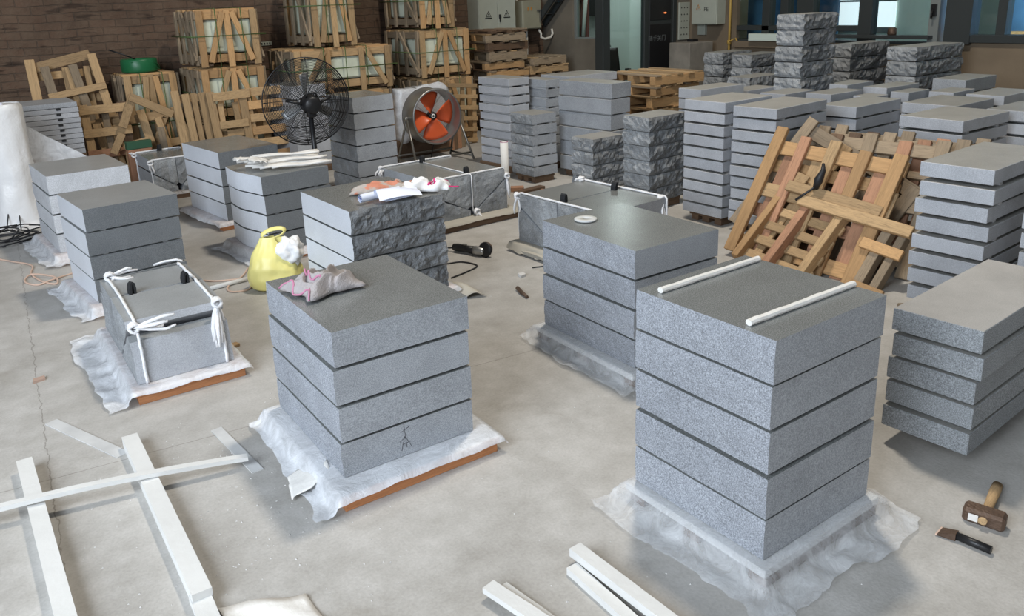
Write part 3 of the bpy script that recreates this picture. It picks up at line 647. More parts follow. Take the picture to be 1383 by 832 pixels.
# frames leaning on the left
def vert(o, lean, yaw=0, roll=0):
    x = Vector((math.cos(yaw), math.sin(yaw), 0)); y = Vector((-math.sin(yaw) * math.sin(lean), math.cos(yaw) * math.sin(lean), math.cos(lean)))
    x2 = x * math.cos(roll) + y * math.sin(roll); y2 = -x * math.sin(roll) + y * math.cos(roll)
    return frame_m(o, x2, y2)
GL = 'loose timber frames leaning by the brick wall'
frame('wooden_grate', 'tall slatted frame leaning on the brick wall at far left', 'wooden frame', vert((1.02, 9.62, .0), .12),
   [((.04, 0), (.04, 1.40), .09, .03, .03), ((.30, .0), (.16, 1.32), .085, .025, .06, 'grey'), ((.36, 0), (.36, 1.3), .07, .025, .0, 'wood'), ((.46, .3), (.38, 1.3), .075, .025, .05), ((.60, 0), (.42, 1.32), .085, .03, .075, 'grey'), ((.55, 0), (.56, 1.3), .06, .025, .0), ((.80, .0), (.62, 1.42), .085, .03, .06),
    ((.02, 1.30), (.62, 1.42), .10, .025, .0), ((.0, 1.22), (.62, 1.24), .08, .025, -.03), ((.14, 1.0), (.70, 1.08), .07, .03, .10), ((.05, .95), (.68, .97), .09, .025, -.03), ((.40, .66), (.80, .74), .08, .03, .10), ((.02, .3), (.82, .3), .09, .025, -.03)], GL)
frame('wooden_grate', 'lower frame with open squares behind the bound slab bundle', 'wooden frame', vert((1.40, 9.34, 0), .15),
   [((.03, 0), (.03, .92), .08, .03, .02), ((.40, 0), (.40, .92), .09, .03, .02, 'darkw'), ((-.02, .86), (.45, .86), .09, .025, .05), ((-.02, .62), (.45, .62), .09, .025, .05), ((-.02, .40), (.45, .40), .09, .025, .05, 'red'), ((-.02, .1), (.45, .1), .09, .025, .05), ((.23, 0), (.23, .9), .07, .025, -.02, 'grey')], GL)
frame('wooden_grate', 'loose slatted frame leaning in front of the green coil crate', 'wooden frame', vert((1.62, 9.46, 0), .10, .0, .0),
   [((.02, 0), (-.09, .72), .085, .03, .03), ((.12, 0), (.0, .72), .085, .03, .05), ((.48, .0), (.36, .80), .085, .03, .05), ((.66, 0), (.53, .70), .07, .03, .03), ((.90, 0), (.72, .80), .09, .03, .05),
    ((-.06, .68), (.76, .74), .09, .025, .0), ((.0, .38), (.82, .42), .085, .025, .0), ((.02, .1), (.85, .1), .09, .025, .0), ((.40, .30), (.62, .70), .06, .025, .0)], GL)
frame('broken_pallet', 'broken frame with a pointed top left of the small bundle', 'wooden frame', vert((1.74, 9.24, 0), .12),
   [((.0, .0), (.02, .40), .07, .03, .02), ((.0, .66), (.16, .98), .085, .03, .03), ((.12, .97), (.52, .74), .085, .03, .06), ((-.14, .40), (-.02, .60), .075, .03, .06), ((-.02, .46), (.24, .50), .07, .03, .03), ((.40, 0), (.38, .62), .07, .03, .0, 'grey')], GL)
frame('wooden_grate', 'left frame with thin uprights below the left crate column', 'wooden frame', vert((2.22, 8.86, 0), .08),
   [((.03, 0), (.0, 1.02), .08, .03, .03), ((.14, 0), (.10, .98), .075, .03, .03), ((.22, 0), (.19, .98), .06, .03, .0), ((.30, 0), (.27, .98), .07, .03, .03), ((-.03, .93), (.36, .93), .08, .025, 0), ((0, .3), (.36, .3), .08, .025, 0)], GL)
frame('wooden_grate', 'small open frame below the left crate column', 'wooden frame', vert((2.56, 8.80, 0), .10),
   [((.04, 0), (.0, .98), .085, .03, .03), ((.36, .0), (.34, .98), .085, .03, .03, 'wood'), ((.02, .92), (.42, .93), .09, .03, .05), ((.05, .62), (.36, .62), .08, .03, .05), ((.05, .52), (.36, .52), .08, .03, .0), ((.1, .50), (.1, .85), .06, .03, .0), ((.27, .62), (.26, .85), .06, .03, 0)], GL)
frame('wooden_pallet', 'pale pallet standing on edge left of the black fan', 'pallet', vert((2.95, 8.78, 0), .10),
   [((.03, 0), (.0, .94), .10, .04, -.03), ((.55, 0), (.5, .94), .10, .04, -.03)] + [((-.02, .10 + k * .14), (.58, .10 + k * .14), .09, .022, .0, 'orange' if k % 2 else 'wood') for k in range(7)], GL)
# grate and planks beside the drum fan
frame('wooden_grate', 'pale wooden grate leaning right of the drum fan', 'wooden frame', vert((5.48, 8.84, 0), .10, 0, -.10),
   [((.02, 0), (.02, .78), .06, .03, .02), ((.22, 0), (.22, .78), .06, .03, .02), ((.40, 0), (.40, .78), .06, .03, .02)] + [((-.01, .08 + k * .14), (.43, .08 + k * .14), .055, .025, .05) for k in range(6)], 'timber by the drum fan')
for k in range(4): tag(obj('loose_plank', G().box((-.035, -.012, 0), (.035, .012, .62 - .05 * k), .003), ('red', 'darkw', 'red', 'grey')[k], loc=(5.36 + .075 * k, 8.56 + .03 * k, .0), rot=(-.22, .16, .1)), ordw(k).replace('top', 'first') + ' brown plank from the left leaning right of the drum fan', 'plank', 'timber by the drum fan')
t = thing('wooden_pallet', 'pale pallet standing between the stack and the drum fan', 'pallet', group='timber by the drum fan'); t.matrix_world = vert((4.35, 8.75, 0), .1)
for k in range(5): board(t, (-.02, .08 + k * .14, .03), (.36, .08 + k * .14, .03), .08, .025, (0, 0, 1), 'wood', 'slat')
for x in (.03, .3): board(t, (x, 0, 0), (x, .74, 0), .09, .05, (0, 0, 1), 'red', 'stringer')
# ------------------------------------------------------------------ the pile of pallets leaning at centre right
GP = 'pallets leaning in the centre right pile'
xd = Vector((.05, -.965, -.065)); yd = Vector((.50, .02, .79))
Mp = frame_m((4.47, 3.53, .02), xd, yd)            # local z points at the camera side
if (Mp.to_3x3() @ Vector((0, 0, 1))).x > 0: xd = xd; flip = -1
else: flip = 1
F_ = flip
frame('wooden_pallet', 'big orange pallet on the front of the leaning pile', 'pallet', Mp,
  [((.05, .0), (.05, .96), .085, .035, F_ * .05, 'orange', 'stringer'), ((.26, 0), (.25, .92), .075, .03, F_ * .05, 'red', 'slat'), ((.48, 0), (.47, .93), .08, .03, F_ * .05, 'wood', 'slat'), ((.70, 0), (.69, .90), .08, .03, F_ * .05, 'orange', 'slat'), ((.93, 0), (.92, .92), .09, .035, F_ * .05, 'orange', 'stringer'),
   ((.0, .82), (.97, .84), .10, .028, F_ * .015, 'orange', 'cross_board'), ((.0, .50), (.97, .50), .10, .028, F_ * .015, 'wood', 'cross_board'), ((.0, .10), (.97, .10), .10, .028, F_ * .015, 'orange', 'cross_board'),
   ((.02, .70), (.95, .71), .09, .025, -F_ * .035, 'orange', 'cross_board'), ((.02, .36), (.95, .36), .09, .025, -F_ * .035, 'red', 'cross_board'), ((.15, .0), (.16, .86), .08, .03, -F_ * .01, 'red', 'slat'), ((.37, .0), (.37, .86), .08, .03, -F_ * .01, 'wood', 'slat'), ((.60, .0), (.58, .86), .08, .03, -F_ * .01, 'red', 'slat'), ((.82, .0), (.82, .86), .10, .03, -F_ * .01, 'red', 'slat')], GP)
Mq = frame_m((4.32, 3.36, .03), Vector((.0, -1, -.10)), Vector((.50, .0, .43)))
frame('wooden_pallet', 'small pale pallet at the front foot of the leaning pile', 'pallet', Mq,
  [((.04, .0), (.04, .62), .05, .09, F_ * .03, 'orange', 'stringer'), ((.28, 0), (.28, .62), .055, .09, F_ * .05, 'red', 'stringer'), ((.53, 0), (.53, .62), .055, .09, F_ * .05, 'wood', 'stringer')] +
  [((.0, .08 + k * .125), (.57, .08 + k * .125), .065, .022, F_ * .012, 'wood', 'slat') for k in range(5)] + [((.12, .0), (.12, .6), .06, .02, -F_ * .02, 'wood', 'slat'), ((.22, .0), (.22, .6), .06, .02, -F_ * .02, 'wood', 'slat'), ((.47, .0), (.47, .6), .06, .02, -F_ * .02, 'grey', 'slat')], GP)
Mr = frame_m((4.38, 3.24, .0), Vector((.03, -1, -.14)), Vector((.42, 0, .52)))
frame('wooden_pallet', 'pallet with twin yellow top rails behind the small pale one', 'pallet', Mr,
  [((-.05, .60), (.62, .62), .075, .035, F_ * .06, 'wood', 'rail'), ((.10, .52), (.86, .55), .075, .035, F_ * .085, 'wood', 'rail'), ((.70, .0), (.70, .56), .06, .08, F_ * .0, 'grey', 'stringer'), ((.80, .0), (.80, .54), .05, .08, F_ * .0, 'grey', 'stringer'), ((.60, .40), (.86, .40), .07, .03, F_ * .05, 'orange', 'slat'), ((.64, .12), (.88, .12), .07, .03, F_ * .05, 'orange', 'slat'), ((.62, .6), (.60, .78), .09, .02, F_ * .03, 'wood', 'slat'), ((-.02, .58), (.0, .72), .10, .02, F_ * .03, 'wood', 'slat')], GP)
Mg = frame_m((4.64, 3.71, .09), Vector((.02, -.917, -.40)), Vector((.5, -.34, .80)))
frame('wooden_pallet', 'weathered grey pallet tilted up at the back of the leaning pile', 'pallet', Mg,
  [((.04, .10), (.04, 1.02), .08, .03, F_ * .03, 'grey', 'slat'), ((.0, .94), (.95, .95), .10, .035, 0, 'grey', 'rail'), ((.36, .0), (.36, .98), .08, .03, F_ * .03, 'wood', 'slat'), ((.66, .1), (.66, 1.0), .08, .03, F_ * .03, 'grey', 'slat'), ((.90, .1), (.90, .98), .09, .03, F_ * .03, 'grey', 'slat'), ((.0, .50), (.95, .51), .09, .03, 0, 'grey', 'rail'), ((.18, .0), (.18, .92), .08, .03, -F_ * .03, 'grey', 'slat')], GP)
for k in range(3):
    Mk = frame_m((4.74 + .11 * k, 3.40 - .07 * k, .0), Vector((.10, -.965, -.01)), Vector((.46, .0, .80)))
    frame('wooden_pallet', ('dark old pallet third from the front at the right of the pile', 'dark old pallet fourth from the front at the right of the pile', 'rearmost dark pallet at the right end of the leaning pile')[k], 'pallet', Mk,
      [((.03 + .235 * j, 0), (.03 + .235 * j, .94 - .03 * (j % 2)), .085, .03, F_ * .03, ('grey', 'darkw', 'grey', 'red', 'grey')[j], 'slat') for j in range(5)] + [((0, h_), (1.0, h_), .09, .03, 0, 'grey', 'rail') for h_ in (.12, .48, .86)] + [((.02, h_), (1.0, h_), .05, .09, -F_ * .05, 'grey', 'stringer') for h_ in (.2, .7)], GP)
tag(obj('black_tie', G().tube([(4.72, 3.02, .52), (4.70, 2.99, .58), (4.73, 2.98, .64), (4.76, 3.0, .68)], [.02, .03, .018, .01], 7).tube([(4.71, 3.0, .54), (4.66, 3.05, .49), (4.62, 3.1, .44)], .008, 6), 'cable'), 'black tie wound round the middle of the leaning pallets', 'tie')
# ------------------------------------------------------------------ fans
fn_ = thing('pedestal_fan', 'tall black pedestal fan with a round wire guard', 'fan', (2.72, 6.57, 0), -.14)
obj('base', G().lathe([(0, 0), (.24, 0), (.25, .015), (.22, .04), (.05, .06), (0, .06)], 28), 'blackm', fn_)
obj('pole', G().tube([(0, 0, .05), (0, 0, .55), (0, .02, .93)], [.022, .022, .02], 14), 'blackm', fn_)
MF = Matrix.Translation((0, .0, 1.015)) @ Matrix.Rotation(-PI / 2 + .06, 4, 'X')    # local z runs away from the camera
mo = obj('motor', G().lathe([(0, -.11), (.055, -.11), (.075, -.09), (.08, .02), (.06, .06), (0, .06)], 24, M4=MF), 'blackm', fn_)
obj('neck', G().box((-.035, -.05, .90), (.035, .03, .97), .01), 'blackm', fn_); obj('handle', G().tube([MF @ Vector(p) for p in ((-.05, -.065, -.06), (-.035, -.10, -.07), (.035, -.10, -.07), (.05, -.065, -.06))], .009, 8), 'blackm', mo)
for s in (-1, 1): obj('bracket', G().tube([MF @ Vector(p) for p in ((s * .06, 0, -.02), (s * .15, -.03, .0), (s * .19, -.035, .03))], .012, 8), 'blackm', mo)
def dome(z0, zr, Rm, n, hub):
    g = G()
    for k in range(n):
        r = hub + (Rm - hub) * k / (n - 1); z = z0 + (zr - z0) * (k / (n - 1)) ** 2.2
        g.tube([MF @ Vector((r * math.cos(a), r * math.sin(a), z)) for a in [i * 2 * PI / 40 for i in range(40)]], 0.0024, 4, closed=True, smooth=False)
    for k in range(12):
        a0 = k * PI / 6 + .05
        g.tube([MF @ Vector(((hub + (Rm - hub) * q) * math.cos(a0), (hub + (Rm - hub) * q) * math.sin(a0), z0 + (zr - z0) * q ** 2.2 - .003)) for q in (0, .25, .5, .75, 1)], .0028, 5)
    return g
obj('rear_guard', dome(.02, .11, .372, 27, .07), 'blackm', fn_); obj('front_guard', dome(.20, .115, .372, 27, .05), 'blackm', fn_)
obj('guard_rim', G().tube([MF @ Vector((.375 * math.cos(a), .375 * math.sin(a), .112)) for a in [i * 2 * PI / 56 for i in range(56)]], .006, 6, closed=True), 'blackm', fn_)
hb = obj('hub', G().lathe([(0, .09), (.035, .09), (.035, .15), (0, .16)], 18, M4=MF), 'blackm', fn_)
for k in range(3):
    a0 = k * 2 * PI / 3 + .5
    obj('blade', G().grid(6, 4, lambda u, v: MF @ Vector(((.03 + .21 * u) * math.cos(a0 + (v - .5) * (.6 - .25 * u)), (.03 + .21 * u) * math.sin(a0 + (v - .5) * (.6 - .25 * u)), .12 + (v - .5) * .05))), 'alu', hb, solid=.003)
df = thing('drum_fan', 'steel drum fan with orange blades on a tube stand', 'fan', (4.80, 8.06, 0), -.02)
MD = Matrix.Translation((0, 0, .545)) @ Matrix.Rotation(.0, 4, 'Z') @ Matrix.Rotation(PI / 2 - .02, 4, 'X')     # local z towards -y
obj('drum', G().lathe([(.300, .13), (.318, .135), (.322, .12), (.312, .10), (.312, -.12), (.322, -.13), (.31, -.14), (.295, -.12), (.295, .10), (.300, .13)], 48, M4=MD), 'steel', df)
g = G()
for k in range(17): g.tube([MD @ Vector(((.05 + .24 * k / 16) * math.cos(a), (.05 + .24 * k / 16) * math.sin(a), -.115)) for a in [i * 2 * PI / 36 for i in range(36)]], .0035, 4, closed=True)
for k in range(8): g.tube([MD @ Vector((.04 * math.cos(k * PI / 4), .04 * math.sin(k * PI / 4), -.12)), MD @ Vector((.30 * math.cos(k * PI / 4), .30 * math.sin(k * PI / 4), -.12))], .004, 5)
obj('rear_grille', g, 'paperwrap', df)
hb = obj('hub', G().lathe([(0, .03), (.045, .03), (.05, .01), (.05, -.05), (0, -.05)], 20, M4=MD), 'blackm', df); obj('hub_badge', G().lathe([(.014, .0315), (.026, .0315), (.026, .033), (.014, .033)], 18, M4=MD), 'white', hb)
for k in range(4):
    a0 = k * PI / 2 + .12
    obj('blade', G().grid(6, 8, lambda u, v: MD @ Vector(((.045 + .235 * u) * math.cos(a0 + (v - .5) * (1.34 - .2 * u)), (.045 + .235 * u) * math.sin(a0 + (v - .5) * (1.34 - .2 * u)), .0 + (v - .5) * .09))), 'fanorange', hb, solid=.005)
for s in (-1, 1):
    obj('leg', G().tube([(s * .33, 0, .55), (s * .38, -.26, .02)], .013, 8), 'steeld', df); obj('leg', G().tube([(s * .33, 0, .55), (s * .36, .24, .02)], .013, 8), 'steeld', df)
    obj('pivot', G().tube([(s * .31, 0, .55), (s * .36, 0, .55)], .022, 12), 'steel', df); obj('side_bar', G().tube([(s * .372, -.24, .06), (s * .358, .23, .06)], .011, 8), 'steeld', df)
for y, z in ((-.22, .10), (.2, .10)): obj('cross_bar', G().tube([(-.37, y, z), (.37, y, z)], .012, 8), 'steeld', df)
obj('power_cord', G().tube([(.12, .12, .26), (.05, .1, .18), (-.03, .02, .09), (-.1, -.1, .02), (-.4, -.15, .008)], .006, 6), 'cable', df)
wl = obj('wrapped_slab', G().grid(16, 12, lambda u, v: (4.62 + .66 * u + .01 * nz(u * 9, v * 9), 8.64 + .02 * nz(u * 7, v * 7, 2), .22 + .62 * v + (.02 * nz(u * 8, 3) if v > .8 else 0))), 'filmthick', solid=.18); tag(wl, 'film-wrapped stone standing behind the drum fan', 'wrapped stone')
base((4.58, 8.55), 0, 0, 0, .74, .36, 'timber base under the wrapped stone behind the drum fan', top='darkw', zt=.22)
# ------------------------------------------------------------------ left background
rl = obj('plastic_roll', G().grid(40, 36, lambda u, v: ((lambda r, a: (.60 + r * math.cos(a), 8.42 + r * math.sin(a), v * 1.09))((.19 + (.06 if v < .02 else 0) + .10 * max(0, .35 - v) ** 1.0 + .018 * nz(u * 0 + math.cos(u * 2 * PI) * 2.4, v * 3, math.sin(u * 2 * PI) * 2.4, 4)) * (1 if v < .985 else .9), u * 2 * PI))), 'white')
tag(rl, 'upright roll wrapped in white plastic film at the left edge', 'roll')
obj('roll_core', G().lathe([(0, 1.06), (.05, 1.06), (.05, 1.10), (.03, 1.10), (.03, 1.07), (0, 1.07)], 20), 'paper', rl, (.60, 8.42, 0)); obj('top_cap', G().lathe([(.05, 1.083), (.175, 1.085)], 30), 'white', rl, (.60, 8.42, 0))
sh_ = obj('slack_film', G().grid(14, 14, lambda u, v: (.80 + .55 * u, 8.60 - .02 * u, max(.02, (.78 - .42 * u) * (1 - v) + .08 + .01 * nz(u * 5, v * 5)))), 'filmthick'); tag(sh_, 'slack sheet of film hanging from the wrapped roll', 'plastic sheet')
for i in range(10):
    b = obj('thin_slab', G().box((-.255, -.30, 0), (.255, .30, .046), .002), 'pale' if i < 9 else 'side', loc=(1.05 + R_.uniform(-.004, .004), 9.22, .50 + i * .0508), rot=(0, 0, 0)); tag(b, (ordw(9 - i) + ' thin slab from the top of ' if i < 9 else 'dark top slab of ') + 'the pile by the plastic roll', 'stone slab', 'thin slabs by the plastic roll')
    if i < 9: obj('edge_pad', G().box((.06, -.306, .028), (.10, -.29, .0475), .002), 'black', b)
ps = thing('slab_stand', 'dark timber stand under the thin slabs by the roll', 'stand', (1.05, 9.22, 0))
for x in (-.2, 0, .2): obj('leg', G().box((x - .05, -.28, 0), (x + .05, .28, .44), .004), 'darkw', ps)
obj('top_board', G().box((-.26, -.3, .44), (.26, .3, .50), .004), 'darkw', ps)
gc = thing('strapping_coil', 'coil of green strapping band on top of a crate', 'coil', (2.13, 9.86, 1.182))
obj('coil', G().lathe([(.10, 0), (.185, 0), (.192, .02), (.19, .13), (.18, .145), (.11, .14), (.10, .13), (.10, 0)], 40), 'green', gc)
for k in range(7): obj('loose_loop', G().tube([((.18 + .03 * math.sin(k)) * math.cos(a + k), (.18 + .02 * k % 3 * .01) * math.sin(a + k) , .07 + .05 * math.sin(a * 2 + k)) for a in [PI + i * .2 for i in range(12)]], .006, 5), 'green', gc)
obj('band_end', G().tube([(-.05, -.1, .14), (-.16, -.1, .20), (-.30, -.06, .26)], .008, 5), 'blackm', gc)
bx = thing('carton', 'brown carton with a green lid behind the small tied bundle', 'box', (1.97, 9.02, 0), .05)
bx.location = (1.84, 9.165, 0); obj('body', G().box((-.12, -.045, 0), (.12, .03, .44), .004), 'card', bx); obj('lid', G().box((-.125, -.05, .44), (.125, .035, .52), .004), 'greenbox', bx)
cc = thing('cable_heap', 'heap of black cable on the floor at the left edge', 'cable', (.46, 7.84, 0))
for k in range(9):
    r = random.Random(k); a0 = r.random() * 6; rx = r.uniform(.10, .22); ry = r.uniform(.14, .30); cxk = r.uniform(-.07, .07)
    obj('loop', G().tube([(cxk + rx * math.cos(a + a0) * (1 + .15 * math.sin(3 * a)), ry * math.sin(a + a0) * (1 + .15 * math.cos(2 * a)), .012 + k * .009 + .006 * math.sin(2 * a)) for a in [i * .26 for i in range(23)]], .0055, 6), 'cable', cc)
obj('loose_end', G().tube([(.1, .1, .02), (.0, .32, .03), (.05, .42, .18), (.12, .40, .14), (.10, .25, .02)], .0055, 6), 'cable', cc)
def smooth(P, n=8):
    P = [Vector(p) for p in P]; out = []
    for i in range(len(P) - 1):
        p0 = P[max(0, i - 1)]; p1 = P[i]; p2 = P[i + 1]; p3 = P[min(len(P) - 1, i + 2)]
        for j in range(n):
            t = j / n; out.append(.5 * (2 * p1 + (p2 - p0) * t + (2 * p0 - 5 * p1 + 4 * p2 - p3) * t * t + (3 * p1 - p0 - 3 * p2 + p3) * t ** 3))
    return out + [P[-1]]
z = .006
tag(obj('power_cord', G().tube(smooth([(.25, 7.35, z), (.38, 7.10, z), (.49, 6.86, z), (.46, 6.62, z), (.50, 6.36, z), (.57, 6.23, z), (.58, 6.38, z + .01), (.46, 6.56, z + .012), (.40, 6.45, z), (.46, 6.30, z), (.56, 6.33, z + .008), (.66, 6.40, z), (.80, 6.45, z)]), .0065, 7), 'cord'), 'thin orange cord looping across the floor at left', 'cord')
tag(obj('power_cord', G().tube(smooth([(1.30, 5.70, z), (1.44, 5.50, z), (1.58, 5.42, z), (1.66, 5.30, z), (1.56, 5.16, z), (1.46, 5.20, z), (1.48, 5.32, z), (1.62, 5.46, z), (1.72, 5.62, z)]), .0065, 7), 'cord'), 'thin orange cord on the floor beside the yellow bag', 'cord')
tag(obj('white_stick', G().tube([(1.36, 5.33, .016), (1.66, 5.36, .016)], .016, 8), 'lath'), 'pale stick on the floor left of the yellow bag', 'stick')
wt = obj('white_tube', G().lathe([(.040, 0), (.042, .005), (.042, .40), (.034, .40), (.034, .05), (0, .05)], 24), 'paperwrap', loc=(4.80, 6.66, 0)); tag(wt, 'white tube standing upright before the ten-slab stack', 'tube')
obj('rim', G().lathe([(.0345, .40), (.0425, .40), (.0425, .404), (.0345, .404)], 24), 'pink', wt)
# ------------------------------------------------------------------ things on the stacks
r = random.Random(11)
SP = [(1.93, 6.22, .62, -.42, 0), (1.97, 6.16, .55, -.36, 0), (1.96, 6.08, .58, -.5, 0), (1.92, 6.0, .60, -.40, 0), (1.95, 5.93, .56, -.44, 0), (1.98, 5.86, .5, -.30, 0), (2.05, 5.80, .44, -.26, 0), (1.90, 6.18, .60, -.28, 1), (1.98, 6.09, .52, -.36, 1), (1.94, 5.98, .55, -.30, 1), (2.02, 5.90, .48, -.22, 1), (2.02, 6.10, .5, -.5, 2), (2.0, 6.0, .48, -.15, 2)]
for k, (x, y, l, a, lv) in enumerate(SP):
    pts = [Vector((x + l * q * math.cos(a), y + l * q * math.sin(a), .674 + lv * .026 + .004 * math.sin(q * 9 + k))) for q in [i / 8 for i in range(9)]]
    o = obj('wrapped_strip', G().tube(pts, [.013 + .003 * nz(i * 1.3, k) for i in range(9)], 7, flat=.8), 'paperwrap'); tag(o, 'paper-wrapped strip in the white pile on the curved-front stack', 'wrapped strip', 'paper-wrapped strips on the curved-front stack')
for k, (x, y, l, a) in enumerate(((1.93, 6.0, .16, 1.4), (1.99, 5.92, .14, 2.0), (1.97, 5.84, .10, .9))):
    tag(obj('torn_wrapping', G().grid(8, 6, lambda u, v: (x + (u - .5) * l, y + (v - .5) * .10 + .02 * nz(u * 4, k), .727 + .02 * nz(u * 5, v * 5, k) + .012 * math.sin(u * 5))), 'paperwrap', solid=.003), 'torn crumpled paper lying over the left ends of the white strips', 'paper', 'torn paper on the white strips')
for k, (p0, p1) in enumerate((((1.905, 1.775), (2.42, 1.765)), ((1.895, 1.405), (2.425, 1.385)))):
    pts = []
    for i in range(15):
        q = i / 14; pts.append((p0[0] + (p1[0] - p0[0]) * q, p0[1] + (p1[1] - p0[1]) * q, .838 + .002 * nz(q * 9, k)))
    o = obj('wrapped_strip', G().tube(pts, [.0125 + .0022 * nz(i * 2.1, k * 4.) for i in range(15)], 8, flat=.85, smooth=False), 'paperwrap'); tag(o, ('far', 'near')[k] + ' white wrapped strip on the big front stack', 'wrapped strip', 'wrapped strips on the big front stack')
tag(obj('grinding_disc', G().lathe([(.0135, 0), (.058, 0), (.060, .002), (.060, .007), (.058, .009), (.0135, .009), (.0135, 0)], 48), 'disc', loc=(2.73, 3.08, .671)), 'round pale grinding disc lying on the polished stack top', 'disc')
def cloth(nx, ny, lx, ly, cx_, cy_, zt, amp, fr, seed, rz=0, pinch=.2):
    cr, sr = math.cos(rz), math.sin(rz)
    def fn(u, v):
        a, b = u - .5, v - .5
        e = max(0, 1 - (2 * abs(a)) ** 4) ** .7 * max(0, 1 - (2 * abs(b)) ** 4) ** .7
        w1 = noise.noise(Vector((u * fr + seed, v * fr * .7, seed)))
        rg = 1 - abs(noise.noise(Vector((u * fr * .9 + seed + 5 + w1 * .8, v * fr * .5 - u * 1.2, seed + 2)))) * 2.4
        z = zt + .004 + amp * e * (.38 + .55 * max(0, rg) ** 1.5 + .25 * w1) + .006 * max(0, math.sin(v * 17 + u * 9 + 4 * w1)) * e
        x = a * lx * (1 + pinch * w1) + .03 * noise.noise(Vector((v * 3, seed, u))) ; y = b * ly * (1 + pinch * w1 * 1.4) + .03 * noise.noise(Vector((u * 3.5, seed + 3, v)))
        return (cx_ + x * cr - y * sr, cy_ + x * sr + y * cr, max(zt + .003, z))
    return G().grid(nx, ny, fn), fn
g, fn1 = cloth(56, 44, .27, .20, 1.225, 3.02, .681, .085, 3.4, 3.3, .1)
rg = obj('grey_rag', g, 'rag', solid=.004); tag(rg, 'crumpled grey rag with pink hem on the front left stack', 'rag')
obj('pink_hem', G().tube([Vector(fn1(.03 + .05 * math.sin(i * .5), i / 20)) + Vector((0, 0, .003)) for i in range(21)], .004, 6), 'pink', rg, solid=0); obj('pink_hem', G().tube([Vector(fn1(.28 + .02 * math.sin(i), .25 + i / 26)) + Vector((0, 0, .003)) for i in range(14)], .0045, 6), 'pink', rg)
g, fn2 = cloth(50, 26, .40, .15, 2.27, 4.45, .685, .055, 4.5, 8.1, -.42)
tag(obj('stained_towel', g, 'towel', solid=.004), 'grey towel with orange stains on the papers stack', 'towel')
g, fn3 = cloth(40, 26, .30, .15, 2.46, 4.27, .685, .075, 3.6, 14.2, -.5, .2)
wb = obj('white_bag', g, 'white', solid=.003); tag(wb, 'white plastic bag with pink and blue print beside the towel', 'bag')
for (u0, v0, u1, v1, m_) in ((.30, .25, .38, .60, 'bluep'), (.52, .15, .58, .45, 'magenta'), (.58, .45, .66, .2, 'magenta'), (.45, .75, .95, .68, 'magenta'), (.66, .2, .70, .5, 'magenta')):
    obj('print', G().tube([Vector(fn3(u0 + (u1 - u0) * i / 8, v0 + (v1 - v0) * i / 8)) + Vector((0, 0, .002)) for i in range(9)], .009, 6, flat=.35), m_, wb)
tag(obj('pink_ribbon', G().grid(10, 3, lambda u, v: (2.50 + .14 * u, 4.18 - .02 * u + .03 * v * (1 - u * .6), .69 + .02 * math.sin(u * 3) * (1 - u) + .004 * v)), 'magenta', solid=.003), 'pink plastic strip trailing from the white bag', 'plastic strip')
pr = thing('rolled_papers', 'rolled white papers lying at the edge of the papers stack', 'paper', (2.0, 4.18, .687), 0)
def spiral(u, v, r0, turns, ln, ax):
    a = u * turns * 2 * PI; rr = r0 * (1 - .35 * u); return Vector((rr * math.cos(a), rr * math.sin(a), v * ln))
MR = Matrix.Translation((.0, .06, .027)) @ Matrix.Rotation(.12, 4, 'Z') @ Matrix.Rotation(PI / 2, 4, 'Y')
obj('roll', G().grid(60, 2, lambda u, v: MR @ spiral(u, v, .026, 2.6, .28, 0)), 'paper', pr)
obj('loose_sheet', G().grid(18, 10, lambda u, v: (.08 + .26 * u + .03 * v, -.03 + .16 * v - .05 * u, .012 + .055 * math.sin(PI * min(1, v * 1.1)) * (1 - .6 * u) + .012 * math.sin(u * 3))), 'paper', pr)
obj('loose_sheet', G().grid(14, 8, lambda u, v: (.12 + .24 * u, -.035 + .10 * v + .02 * u, .004 + .05 * u * (1 - v) * v * 3)), 'paper', pr)
for k in range(3): obj('blue_mark', G().box((-.0015, .045 + k * .012, .018 + .005 * k), (.0, .053 + k * .012, .03 + .003 * k)), 'bluep', pr)
# ------------------------------------------------------------------ yellow bag
yb = thing('shopping_bag', 'yellow plastic bag full of white film left of the stacks', 'bag', (1.745, 5.10, 0), -.34)
BP = [(0, .10, 1.), (.015, .165, 1.), (.08, .182, .95), (.16, .172, .9), (.23, .150, .8), (.29, .120, .6), (.37, .080, .3)]
def bag(u, v):
    a = u * 2 * PI; h = v * .35
    for (h0, r0_, f0_), (h1, r1_, f1_) in zip(BP, BP[1:]):
        if h <= h1 + 1e-9: q = (h - h0) / (h1 - h0); r_ = r0_ + (r1_ - r0_) * q; fl_ = f0_ + (f1_ - f0_) * q; break
    k = 1 + .10 * nz(math.cos(a) * 1.6, math.sin(a) * 1.6, h * 5, 3) + .03 * nz(math.cos(a) * 6, math.sin(a) * 6, h * 12)
    cut_ = max(0, math.cos(a)) * .17 * v ** 2
    return Vector((r_ * k * math.cos(a) + .012 * v, r_ * k * math.sin(a) * .8 * fl_, max(.004, h - cut_)))
obj('body', G().grid(56, 34, bag), 'bagy', yb)
obj('handle', G().tube([(.012 + .074 * math.cos(a), .0, .372 + .030 * math.sin(a) + .012 * math.cos(a)) for a in [i * PI / 14 for i in range(28)]], .018, 8, closed=True, flat=.35), 'bagy', yb)
obj('flap', G().grid(10, 8, lambda u, v: ((-.085 + .20 * u) * (1 - v) + (-.06 + .145 * u) * v, -.012 * math.sin(u * 5) * (1 - v), .27 + v * .075)), 'bagy', yb, solid=.003)
